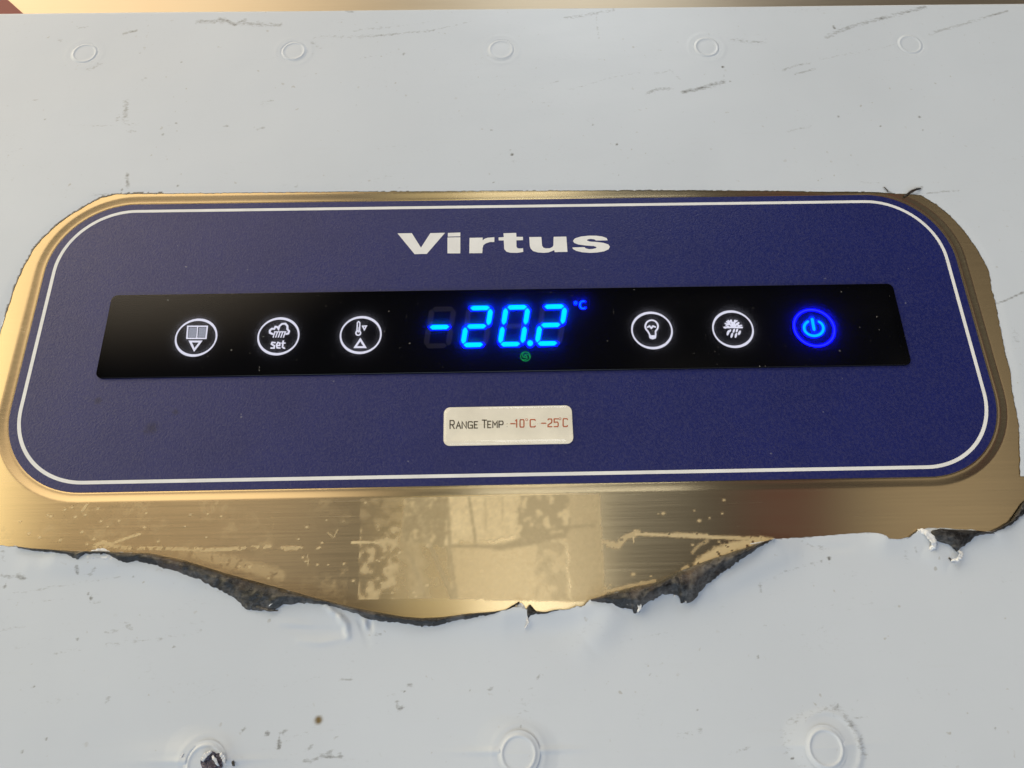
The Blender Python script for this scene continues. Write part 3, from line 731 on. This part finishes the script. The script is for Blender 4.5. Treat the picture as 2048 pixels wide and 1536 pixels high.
# height
Z = np.full(FX.shape, .22)
Z += .32 * (fbm(FX, FY, 30, 31, 2, 2.4) - .5) + .05 * (fbm(FX, FY, 7, 35, 2, 3.5) - .5)
RIV = [(-187.2, 127.0), (-93.3, 126.9), (.5, 126.6), (94.1, 126.6), (187.6, 127.0), (-94.6, -159.6), (1.6, -158.9), (97.0, -159.3)]
for k, (x, y) in enumerate(RIV):
    r = np.hypot(FX - x, FY - y); big = k >= 5
    th = np.arctan2(FY - y, FX - x)
    R = (11.5 if k == 7 else 12) * (1 + .12 * np.cos(2 * th + 1.0) + .06 * np.sin(3 * th)) if big else 8.5
    H = 1.25 if big else .14
    Z += H * np.clip(1 - r / R, 0, 1) ** 1.2 * 1.0
    if big:
        # taut horizontal fold over the head
        Z += (.55 if k != 7 else .2) * np.exp(-((FY - y - .8) / .9) ** 2) * np.exp(-((FX - x) / 15) ** 2) * (r > 5)
        Z += .5 * np.exp(-((FY - y - 3) / 3.2) ** 2) * np.exp(-((FX - x + 9) / 13) ** 2) * (k == 5)
    if k == 7:
        d = np.abs(r - 9.6 - 1.5 * np.cos(th - .3)); Z += .28 * np.exp(-(d / .9) ** 2) * np.clip(np.cos(th - .2) + .55, 0, 1)
    else: Z += (.10 if big else .05) * np.exp(-((r - 8.2) / .7) ** 2)
# lift along the lower tear and wrinkles running off it
ymask = np.clip((-70 - FY) / 15, 0, 1)
lift = np.exp(-(dist / 3.2)) * ymask * (dist < 12)
lf = np.exp(-(np.clip(seg_dist(FX, FY, P([(120, 1104), (300, 1110), (450, 1155), (640, 1205), (760, 1232), (960, 1232)]))[0], 0, 30) / 4.5) ** 1.5)
lf2 = np.exp(-(np.clip(seg_dist(FX, FY, P([(1010, 1222), (1160, 1215), (1260, 1186), (1480, 1104), (1540, 1082)]))[0], 0, 30) / 6.5) ** 1.5)
lf3 = np.exp(-(np.clip(seg_dist(FX, FY, P([(1770, 1076), (1830, 1066), (1900, 1066), (1990, 1064)]))[0], 0, 30) / 5) ** 1.5)
Z += .9 * lf + 1.7 * lf2 + 1.0 * lf3
WR = [([(655, 1212), (680, 1235), (693, 1250), (697, 1272)], 1.0, .7), ([(670, 1222), (676, 1238)], .9, -.3), ([(718, 1240), (728, 1262), (738, 1288)], .7, -.4), ([(741, 1240), (742, 1262)], .7, -.4), ([(730, 1240), (732, 1256)], .6, .3),
      ([(570, 1255), (620, 1263), (680, 1262)], 1.1, -.2), ([(560, 1245), (620, 1252)], 1.2, .15), ([(600, 1282), (640, 1286), (690, 1278)], 1.0, .18), ([(1240, 1215), (1200, 1260), (1170, 1290)], 5, .35),
      ([(1000, 1250), (1100, 1262), (1180, 1240)], 5, -.25), ([(1840, 1100), (1900, 1130)], 3, .3), ([(1600, 1085), (1650, 1098), (1700, 1096)], 1.2, -.12), ([(60, 1130), (240, 1128), (380, 1160)], 3.5, .3), ([(1420, 1180), (1500, 1140), (1580, 1105)], 3.5, .35)]
for pts, w, hh in WR:
    d, t = seg_dist(FX, FY, P(pts)); Z += 1.7 * hh * np.exp(-(d / w) ** 2) * np.sin(PI * np.clip(t, .06, .94)) ** .5
Z = np.maximum(Z, .13)
# film folds down over the top edge
Z = np.where(FY > 150.9, Z - 2.2 * (1 - np.sqrt(np.clip(1 - ((FY - 150.9) / 1.55) ** 2, 0, 1))) , Z)
Z[-1, :] = -14
# cling flat in the upper part of the opening
Z = np.where((dist < 3) & (FY > -60), .12 + (Z - .12) * np.clip(dist / 3, 0, 1), Z)

G = np.zeros(FX.shape); TN = np.zeros(FX.shape)
GR = [([(395, 44), (440, 43), (500, 48), (560, 50)], 2.4, .55, .8), ([(440, 38), (455, 42), (470, 50), (490, 40)], 2.0, .75, .8), ([(500, 46), (515, 43)], 1.2, .5, .4), ([(248, 67), (258, 64), (273, 61)], 1.0, .85, .3), ([(158, 56), (176, 54)], .8, .5, .4),
      ([(408, 22), (420, 22)], .6, .8, .2), ([(690, 21), (705, 24)], 1.0, .7, .5), ([(630, 76), (660, 73), (700, 74), (740, 70)], 1.4, .45, .6), ([(720, 74), (780, 69), (865, 61)], 1.3, .55, .5), ([(865, 60), (905, 52), (940, 44)], .8, .4, .5),
      ([(700, 62), (790, 53), (880, 42)], 1.0, .35, .6), ([(720, 117), (780, 106)], .6, .3, .4), ([(1130, 36), (1180, 29), (1228, 20)], 1.5, .6, .6), ([(1192, 22), (1194, 50), (1198, 76)], .5, .4, .3), ([(1100, 166), (1115, 163)], .8, .5, .5),
      ([(1140, 178), (1165, 172), (1210, 158), (1280, 145)], .6, .35, .5), ([(1295, 186), (1315, 178), (1345, 176)], 1.6, .6, .5), ([(1366, 184), (1395, 178), (1420, 171), (1447, 164)], 1.9, .85, .45), ([(1310, 147), (1325, 146), (1340, 140), (1360, 158)], .9, .4, .5),
      ([(1655, 74), (1672, 64), (1700, 55), (1735, 44), (1780, 33), (1850, 14)], 2.0, .7, .7), ([(1667, 53), (1669, 57)], 1.0, .9, 0), ([(1860, 70), (1870, 64), (1910, 54), (1960, 38), (2015, 22)], 1.2, .6, .5), ([(1463, 80), (1500, 84), (1527, 86)], 1.8, .45, .7),
      ([(1564, 141), (1590, 132), (1622, 125)], .9, .5, .4), ([(1590, 148), (1612, 143), (1630, 137)], .9, .55, .3), ([(1575, 262), (1600, 257), (1622, 252)], .9, .45, .4), ([(1640, 118), (1700, 108), (1790, 90)], .9, .25, .6),
      ([(252, 203), (252, 222), (249, 240)], 2.2, .65, .65), ([(238, 232), (235, 240)], 1.5, .4, .5), ([(255, 348), (254, 356), (256, 374)], 1.2, .85, .5), ([(255, 262), (270, 264)], .9, .4, .4), ([(140, 250), (170, 252), (270, 248)], 1.2, .28, .7),
      ([(116, 80), (121, 83)], 1.2, .5, .3), ([(170, 139), (185, 137), (200, 128)], 1.4, .45, .5), ([(180, 390), (232, 388)], .6, .6, .4), ([(446, 252), (456, 252)], .7, .6, .2), ([(515, 258), (530, 255)], .9, .5, .3), ([(64, 201), (78, 200)], .8, .4, .4), ([(285, 160), (292, 156)], .9, .5, .4),
      ([(525, 207), (545, 200)], 2.2, .3, .7), ([(625, 85), (640, 95)], 2.2, .3, .6), ([(1768, 376), (1782, 386)], .9, .8, .4), ([(1812, 392), (1825, 382), (1842, 375)], 1.6, .9, .4), ([(1815, 395), (1832, 392)], 1.8, 1.0, .2), ([(1855, 387), (1880, 384), (1918, 381)], .6, .6, .3), ([(1720, 364), (1768, 366)], .5, .35, .3),
      ([(2050, 583), (2030, 592), (2010, 602), (1993, 607)], .6, .75, .2), ([(2028, 662), (2032, 680)], 2.2, .45, .6), ([(155, 1134), (156, 1146)], .9, .95, 0), ([(2, 1151), (20, 1154), (45, 1154)], .7, .6, .4), ([(35, 1152), (48, 1157)], 1.2, .8, .3), ([(5, 1105), (6, 1120)], 1.5, .4, .5), ([(180, 1150), (192, 1136)], 1.0, .4, .4),
      ([(20, 1186), (130, 1170), (240, 1155)], .6, .28, .4), ([(60, 1205), (150, 1195)], .5, .25, .4), ([(0, 1262), (50, 1252)], .5, .35, .3), ([(110, 1306), (200, 1292), (300, 1280), (400, 1262)], 1.0, .32, .6), ([(180, 1205), (200, 1203)], .7, .35, .3), ([(210, 1264), (235, 1262)], .7, .5, .3),
      ([(213, 1404), (218, 1395)], 1.0, .6, .3), ([(254, 1249), (260, 1255)], 1.8, .55, .5), ([(485, 1461), (490, 1456)], .7, .8, .1), ([(532, 1466), (536, 1468)], .9, .9, 0), ([(558, 1464), (558, 1480)], .35, .5, .2), ([(558, 1482), (558, 1496)], .8, .95, 0), ([(566, 1465), (571, 1461)], .7, .8, 0),
      ([(608, 1522), (628, 1520), (640, 1513), (660, 1513), (682, 1514)], .6, .7, .3), ([(652, 1508), (660, 1504)], .8, .6, .3), ([(617, 1498), (622, 1494)], .8, .6, .3), ([(679, 1506), (684, 1515)], .5, .5, 0), ([(794, 1404), (795, 1412)], .8, .7, .2), ([(799, 1418), (803, 1416)], 1.2, .8, .2), ([(815, 1371), (823, 1369)], .8, .7, .2),
      ([(683, 1358), (702, 1359)], .8, .5, .4), ([(1075, 1356), (1079, 1350)], .5, .8, 0), ([(977, 1380), (985, 1376)], .5, .6, 0), ([(1520, 1168), (1521, 1184)], .8, .5, .2), ([(1560, 1146), (1600, 1134), (1645, 1121)], .6, .35, .4), ([(1810, 1104), (1812, 1122)], 1.0, .4, .4), ([(1828, 1097), (1832, 1105)], .9, .5, .3), ([(1600, 1078), (1625, 1094), (1655, 1097)], 1.4, .22, .5),
      ([(1572, 1500), (1570, 1470), (1585, 1440), (1620, 1424), (1665, 1420)], 3.0, .30, .9), ([(1668, 1415), (1690, 1432), (1715, 1470), (1728, 1512)], 2.4, .5, .8), ([(1690, 1440), (1735, 1432)], .6, .4, .3), ([(1360, 1472), (1400, 1460)], 1.8, .3, .6), ([(1460, 1508), (1500, 1495)], .6, .4, .3),
      ([(752, 1269), (762, 1269)], .7, .7, .1), ([(1040, 1452), (1048, 1400), (1062, 1375)], 2.5, .18, .9), ([(565, 1375), (660, 1345)], .5, .2, .5), ([(330, 1260), (420, 1240)], .5, .25, .5), ([(1240, 1085 + 200), (1330, 1265)], .5, .2, .4)]
for i, (pts, w, s, rg) in enumerate(GR):
    pp = P(pts, .2); lo = pp.min(0) - 6; hi = pp.max(0) + 6
    c0, c1 = np.searchsorted(fx, (lo[0], hi[0])); r0, r1 = np.searchsorted(fy, (lo[1], hi[1]))
    if c1 <= c0 or r1 <= r0: continue
    sl = (slice(r0, r1), slice(c0, c1)); x, y = FX[sl], FY[sl]
    d, t = seg_dist(x, y, pp); nn = fbm(x, y, 2.4, 100 + i, 3, 2.2)
    v = s * .76 * np.clip(1.3 - d * (1 + 1.2 * rg * (nn - .5)) / (w * .6 + .15), 0, 1) * np.clip(1 - rg * 2.4 * np.clip(.62 - nn, 0, 1), .0, 1)
    G[sl] = np.maximum(G[sl], v)
DOT = [(1024, 308.6, .9, .95), (1020, 300, .6, .7), (1234, 289, .75, .9), (1186, 250, .6, .7), (987, 365, .6, .8), (1237, 350, .6, .6), (983, 260, .6, .6), (807, 108, .8, .6), (713, 210, .6, .6), (1445, 134, .9, 1), (1460, 163, .7, .7), (1448, 152, .7, .5), (1677, 233, .8, .7), (1761, 252, .7, .8), (1839, 234, .8, .8), (1846, 260, .6, .6),
       (90, 239, .7, .7), (326, 269, .8, .8), (355, 372, .8, .8), (352, 246, .7, .6), (252, 388, .9, .9), (244, 379, .8, .8), (297, 51, .6, .7), (363, 124, .6, .6), (280, 105, .8, .4), (10, 1172, .8, .8), (176, 1188, .7, .8), (182, 1196, .8, .9), (268, 1152, .6, .6), (68, 1373, .6, .7), (45, 1504, .7, .7), (93, 1478, .6, .7), (155, 1278, .8, .6), (348, 1293, .6, .7),
       (809, 1383, .5, .6), (673, 1476, .5, .6), (940, 1380, .6, .7), (897, 1360, .5, .6), (1658, 1117, .8, .95), (1643, 1123, .6, .6), (1516, 1313, .7, .8), (1530, 1250, .6, .5), (1675, 1412, .8, .8), (1610, 1440, .6, .5), (1585, 1516, .7, .7), (1395, 1420, .5, .6), (1990, 1457, .5, .6), (1716, 1400, .5, .6), (1041, 1453, .6, .6), (1300, 1350, .5, .5)]
for u, v, R, s in DOT:
    q = P((u, v), .2)[0]; G = np.maximum(G, s * np.clip(1.5 - np.hypot(FX - q[0], FY - q[1]) / (R * .7), 0, 1))
q = P((637, 1440), .2)[0]; TN = np.clip(1.7 - np.hypot(FX - q[0], FY - q[1]) / .95, 0, 1)
G += .14 * np.clip(fbm(FX, FY, 7, 57, 4, 2.2) - .60, 0, 1) * 2 + .16 * np.clip(fbm(FX * .97 + FY * .24, FY * .97 - FX * .24, 1.6, 401, 3, 14) - .60, 0, 1) * 2 * (fbm(FX, FY, 45, 411, 2) > .45)
G += np.clip((FY - 120) / 32, 0, 1) * .28 * np.clip(fbm(FX, FY, 4, 91, 4, 3.5) - .58, 0, 1)
G += (vnoise(FX, FY, 60, 1.2, 77) > .95) * .05 * (fbm(FX, FY, 20, 41, 2) > .5)
# thin dark line along the cut edge of the film
G = np.maximum(G, np.where((dist < .5) & (FX < -140) & (FY > -5), .95, 0)); G = np.maximum(G, np.where(snap & (dist < .9), .75, 0))
film_me, used = gridmesh('protective_film', HX, HY, Z, ~cell_in)
setattr_f(film_me, 'grime', np.clip(G, 0, 1).reshape(-1)[used]); setattr_f(film_me, 'tint', np.clip(TN, 0, 1).reshape(-1)[used])
film = link('protective_film', film_me, FILM, None, True)
tag(film, 'scuffed white protective film stuck over the steel with a large torn opening', 'protective film')

# curled flaps that show the black adhesive side
def ramp_all(n, nr, step, seed):
    '''small sharp crumples over the curled film, none at the pinned edges'''
    U, Vv = np.meshgrid(np.arange(n) * step, np.linspace(0, 1, nr)); c = np.abs(fbm(U + Vv * 3, Vv * 6, 3.0, seed + 77, 3) - .5) * 4
    return ((1 - c) * np.sin(PI * np.clip(Vv, 0, .93)) * np.sin(PI * np.linspace(0, 1, n))[None, :] ** .5).ravel()
def flap(name, fold, torn, arch, nr=9, seed=0, material=UNDER, z0=.5, z1=.9, jagamp=.13, wob=.3, label=None, step=.75, back=1):
    fold = P(fold, z0); torn = P(torn, z1)
    n = int(max(np.hypot(*np.diff(fold, axis=0).T).sum(), np.hypot(*np.diff(torn, axis=0).T).sum()) / step)
    a = resamp(fold, n); b = resamp(torn, n); r = np.random.default_rng(seed)
    saw = np.cumsum(r.normal(0, jagamp, (n, 2)), 0); saw -= np.linspace(saw[0], saw[-1], n); b = b + np.clip(saw * .25, -.5, .5) + r.normal(0, jagamp, (n, 2)) * np.r_[0, np.ones(n - 2), 0][:, None]
    t = np.linspace(0, 1, nr); V = []
    ramp = np.sin(PI * np.linspace(0.02, .98, n)) ** .4
    wv = fbm(np.linspace(0, n * step, n), np.zeros(n), 4, seed + 50, 3)
    for j, tt in enumerate(t):
        ww = fbm(np.linspace(0, n * step, n), np.full(n, j * 1.3), 2.6, seed + 9, 3) - .5
        zz = (z0 + (z1 - z0) * tt + arch * ramp * math.sin(PI * tt ** .7) * (.7 + .6 * wv)) + wob * ww * math.sin(PI * min(1, tt * .9 + .1)) * ramp
        zz = np.maximum(zz, .25)
        xy = a + (b - a) * tt
        # keep the silhouette where it was measured even though the flap stands up
        V.append(np.c_[xy, zz])
    V = np.concatenate(V); V[:, 2] += .35 * ramp_all(n, nr, step, seed); V[:, 2] = np.maximum(V[:, 2], .25)
    F = [[j * n + i, j * n + i + 1, (j + 1) * n + i + 1, (j + 1) * n + i] for j in range(nr - 1) for i in range(n - 1)]
    me = meshdata(name, V, [f[::-1] for f in F]); o = link(name, me, material, None, True); o.parent = film
    sm = o.modifiers.new('thickness', 'SOLIDIFY'); sm.thickness = .00018; sm.offset = -1; me.materials.append(SHRED); sm.material_offset = back; sm.material_offset_rim = back
    if label: o['label'] = label
    return o
flap('curled_flap', [(30, 1092), (60, 1096), (140, 1101), (215, 1103), (300, 1106), (370, 1121), (450, 1146), (500, 1160), (560, 1176), (640, 1198), (700, 1213), (753, 1224), (805, 1233), (845, 1236), (885, 1234), (937, 1227), (990, 1223), (1011, 1219), (1038, 1203)],
     [(30, 1093), (62, 1102), (84, 1104), (112, 1106), (135, 1110), (157, 1122), (172, 1108), (215, 1107), (236, 1120), (255, 1128), (272, 1122), (300, 1128), (350, 1141), (398, 1158), (428, 1176), (455, 1188), (478, 1202), (486, 1212), (496, 1219), (530, 1220), (550, 1218), (566, 1208), (600, 1206), (645, 1208), (680, 1216), (712, 1226), (738, 1238), (760, 1240), (780, 1242), (800, 1244), (820, 1246), (838, 1251), (870, 1250), (905, 1243), (950, 1236), (990, 1228), (1011, 1223), (1040, 1206)],
     2.3, 12, 3, wob=.8, label='long black curled flap of film along the lower left tear')
flap('curled_flap', [(1180, 1199), (1210, 1190), (1250, 1179), (1310, 1165), (1360, 1142), (1420, 1119), (1480, 1099), (1530, 1082), (1548, 1078)],
     [(1182, 1202), (1210, 1206), (1228, 1209), (1236, 1215), (1258, 1217), (1264, 1216), (1268, 1227), (1278, 1224), (1288, 1209), (1306, 1200), (1322, 1190), (1344, 1188), (1358, 1194), (1360, 1208), (1368, 1203), (1376, 1207), (1388, 1197), (1396, 1188), (1412, 1170), (1435, 1150), (1465, 1130), (1492, 1112), (1522, 1092), (1549, 1079)],
     3.4, 14, 12, z0=1.2, z1=2.0, wob=1.5, label='black curled flap of film along the lower right tear')
flap('curled_flap', [(1862, 1061), (1880, 1056), (1905, 1058), (1930, 1059), (1952, 1061), (1985, 1066)],
     [(1862, 1063), (1868, 1078), (1884, 1086), (1900, 1089), (1908, 1098), (1913, 1103), (1922, 1096), (1940, 1084), (1948, 1072), (1990, 1067)], 1.8, 8, 23, z0=.9, z1=1.6, wob=.7, label='small black flap hanging over the film at the right end')
flap('curled_flap', [(2052, 1000), (2044, 1008), (2034, 1024), (2022, 1042), (1998, 1056), (1975, 1066)], [(2056, 1022), (2044, 1030), (2034, 1038), (2024, 1047), (2000, 1059), (1975, 1068)], .9, 7, 31, back=0, label='thin black torn edge at the far right')
flap('curled_flap', [(1054, 1222), (1056, 1212), (1060, 1208), (1065, 1214), (1072, 1222), (1090, 1224), (1112, 1219), (1133, 1219)], [(1046, 1215), (1050, 1226), (1056, 1236), (1064, 1232), (1072, 1229), (1086, 1230), (1104, 1224), (1133, 1221)], .9, 6, 41, z0=.8, z1=1.2, wob=.3, label='tiny brown curl of film below the tape patch')
flap('curled_flap', [(1790, 1080), (1817, 1074), (1833, 1061), (1842, 1058)], [(1790, 1082), (1819, 1077), (1836, 1066), (1844, 1061)], .3, 5, 47, jagamp=.1)
# white curls and shreds
def shred(pts, w, h, seed, material=SHRED, zb=.6):
    r = np.random.default_rng(seed); pts = P(pts, zb + h * .5); n = 26; c = resamp(pts, n); V = []
    for i in range(n):
        t = i / (n - 1); k = c[min(i + 1, n - 1)] - c[max(i - 1, 0)]; k /= np.hypot(*k) + 1e-9; nn = np.array([-k[1], k[0]])
        ww = w * (.35 + .65 * math.sin(PI * min(1, t * .85 + .12))) / 2; z = zb + h * math.sin(PI * t) ** .8 + .15 * r.normal() * min(1, h)
        for s in (-1, -.33, .33, 1): V.append((*(c[i] + nn * ww * s * (1 + .12 * r.normal())), z + .35 * ww * (1 - s * s) * math.cos(t * 7)))
    F = [[i * 4 + j, i * 4 + j + 1, (i + 1) * 4 + j + 1, (i + 1) * 4 + j] for i in range(n - 1) for j in range(3)]
    o = link('torn_shred', meshdata('torn_shred', V, F), material, None, True); o.parent = film
    s = o.modifiers.new('thickness', 'SOLIDIFY'); s.thickness = .00012
    return o
shred([(170, 1120), (182, 1110), (205, 1106), (228, 1118), (236, 1120)], 3.2, .7, 1)
shred([(86, 1104), (100, 1102), (116, 1105)], .9, .4, 2)
shred([(1034, 1214), (1042, 1210), (1050, 1219)], 1.4, .5, 3)
shred([(1054, 1234), (1056, 1246), (1050, 1257)], .7, 1.2, 4)
shred([(1272, 1202), (1278, 1208), (1280, 1216), (1276, 1224)], 1.3, .7, 5, zb=2.9)
shred([(1252, 1207), (1258, 1206)], .8, .3, 6, zb=2.9); shred([(1348, 1193), (1350, 1191)], .7, .4, 7, zb=2.4); shred([(1369, 1197), (1374, 1206)], 1.0, .6, 8, zb=1.6)
shred([(1838, 1062), (1850, 1064), (1862, 1078), (1868, 1092), (1862, 1100)], 2.4, 1.6, 9)
shred([(1834, 1068), (1842, 1060)], 1.4, .6, 10)
shred([(1916, 1097), (1922, 1108), (1914, 1120), (1904, 1121)], 1.3, 1.6, 11)
shred([(1950, 1064), (1960, 1068)], .8, .4, 12, UNDER); shred([(1810, 392), (1824, 383), (1842, 376)], 1.1, .7, 13, UNDER); shred([(1768, 374), (1776, 384)], .5, .4, 14, UNDER); shred([(492, 1206), (540, 1221), (556, 1221)], .8, .5, 15, UNDER, 1.0)
shred([(2042, 1028), (2052, 1018)], .9, .4, 16); shred([(538, 1212), (552, 1201)], .35, .4, 17, zb=1.8)
shred([(404, 1522), (410, 1512), (422, 1503)], 1.4, .8, 31, zb=1.6); shred([(440, 1506), (448, 1514), (450, 1528)], 1.2, .8, 32, zb=1.6); shred([(424, 1512), (432, 1520), (436, 1532)], .9, 1.0, 33, zb=1.8)
shred([(362, 1516), (368, 1506)], .5, .3, 34, zb=1.0); shred([(465, 1522), (468, 1532)], .8, .4, 35, UNDER, .9)
shred([(1898, 1116), (1903, 1122)], .7, .3, 18, UNDER); shred([(1540, 1082), (1500, 1088)], .5, .2, 19); shred([(1488, 1103), (1497, 1108)], .5, .3, 20, zb=2.0)

# ================================================================== RIVETS under the film
def rivet_mesh(big):
    k = 1.0
    pr = [(6.6, -.10), (6.1, -.01), (5.75, .06), (5.45, .24), (5.15, .34), (4.9, .30), (4.6, .14), (4.3, .08), (3.5, .10), (2, .13), (.8, .14), (.01, .14)]
    V, F = [], []; n = 64
    for r, z in pr:
        for i in range(n):
            t = 2 * PI * i / n; V.append((r * math.cos(t) * (1 + .012 * math.sin(2 * t)), r * math.sin(t), z * k + (.05 * math.exp(-(math.sin(t) * r) ** 2 / .15) if big and r < 4.5 else 0)))
    for a in range(len(pr) - 1):
        for i in range(n): j = (i + 1) % n; F.append([a * n + i, a * n + j, (a + 1) * n + j, (a + 1) * n + i])
    F.append([(len(pr) - 1) * n + i for i in range(n)])
    return meshdata('rivet', V, F)
small_me, big_me = rivet_mesh(False), rivet_mesh(True)
for mm_ in (small_me, big_me):
    mm_.materials.append(FILM_CAP); mm_.polygons.foreach_set('use_smooth', np.ones(len(mm_.polygons), bool))
RL = ['round rivet head pressed through the film, leftmost of the top row beside a dark scuff', 'round rivet head under the film, second from the left in the top row', 'round rivet head under the film, middle one of the top row above the lettering',
      'round rivet head under the film, second from the right in the top row', 'round rivet head under the film, rightmost of the top row below two long scuffs',
      'torn open rivet head with dark metal showing, bottom left of the film', 'round rivet head under taut film, middle of the bottom row', 'round rivet head in a grimy ring of bulging film, bottom right']
from_grid = lambda x, y, A_: float(A_[int(np.argmin(abs(fy - y))), int(np.argmin(abs(fx - x)))])
for k, (x, y) in enumerate(RIV):
    o = bpy.data.objects.new('rivet', big_me if k >= 5 else small_me); SC.collection.objects.link(o)
    zc = from_grid(x + 5.6, y, Z)
    o.location = (x * MM, y * MM, (zc + (.0 if k < 5 else .02)) * MM); o.rotation_euler = (.010 * math.sin(5.1 * k), .010 * math.cos(3.7 * k), .15 * k if k < 5 else .03 * (k - 6))
    sc_ = .965 * (1 + .03 * math.sin(4.3 * k)) if k < 5 else 1.0; o.scale = (sc_, sc_, (.66 + .14 * math.sin(2.9 * k)) if k < 5 else .95)
    tag(o, RL[k], 'rivet', 'rivets under the white film')
    # film must not poke through the head
    r = np.hypot(HX - x, HY - y).reshape(-1)[used]; co = np.zeros(len(film_me.vertices) * 3); film_me.vertices.foreach_get('co', co); co = co.reshape(-1, 3)
    inn_ = r < 5.6; co[inn_, 2] = np.minimum(co[inn_, 2], (zc - .25) * MM); film_me.vertices.foreach_set('co', co.ravel())
    if k == 5:
        tp = P([(401, 1524), (404, 1514), (416, 1508), (424, 1500), (432, 1506), (440, 1505), (446, 1516), (446, 1530), (440, 1542), (420, 1545), (405, 1538)], 1.2)
        rg = jag(tp, .5, .12, 5, True); c = rg.mean(0); V = []; n = len(rg); rr = np.random.default_rng(8)
        for j, f in enumerate((1, .8, .6, .4, .2)):
            for p_ in rg: V.append((c[0] + (p_[0] - c[0]) * f - x, c[1] + (p_[1] - c[1]) * f - y, .42 + .22 * rr.random() - (0.12 if j == 0 else 0)))
        F = [[a * n + i, a * n + (i + 1) % n, (a + 1) * n + (i + 1) % n, (a + 1) * n + i] for a in range(4) for i in range(n)] + [[4 * n + i for i in range(n)]]
        h = link('torn_hole', meshdata('torn_hole', V, F), simple('dark_chrome', (.12, .11, .15), .12, metal=.9, bmp=(420, 1, .004)), None, False); h.parent = o
film_me.update()

# ================================================================== BEHIND THE TOP EDGE
bk = MB(); bk.V = [(-420, 151.2, -13), (420, 151.2, -13), (420, 300, 0), (-420, 300, 0)]; bk.F = [[0, 1, 2, 3]]
me = meshdata('back_panel', bk.V, bk.F); me.uv_layers.new(name='UVMap').data.foreach_set('uv', [0, 0, 5, 0, 5, 1, 0, 1])
o = link('back_panel', me, GOLD_BACK); tag(o, 'gold steel panel seen beyond the top edge of the white film', 'steel panel')
rp = P([(-60, 27), (99, 27), (17, 1), (-14, -14), (-60, -14)], -11)
rp = np.array([(rp[0][0], 151.6), (rp[1][0] + .5, 151.6), tuple(rp[2]), tuple(rp[3]), tuple(rp[4])])
m = MB(); m.poly(rp, -12.9, -10.8); o = m.build('red_trim', simple('dark_red_plastic', (.20, .008, .006), .5)); tag(o, 'dark red trim piece at the top left corner behind the white film', 'trim piece')
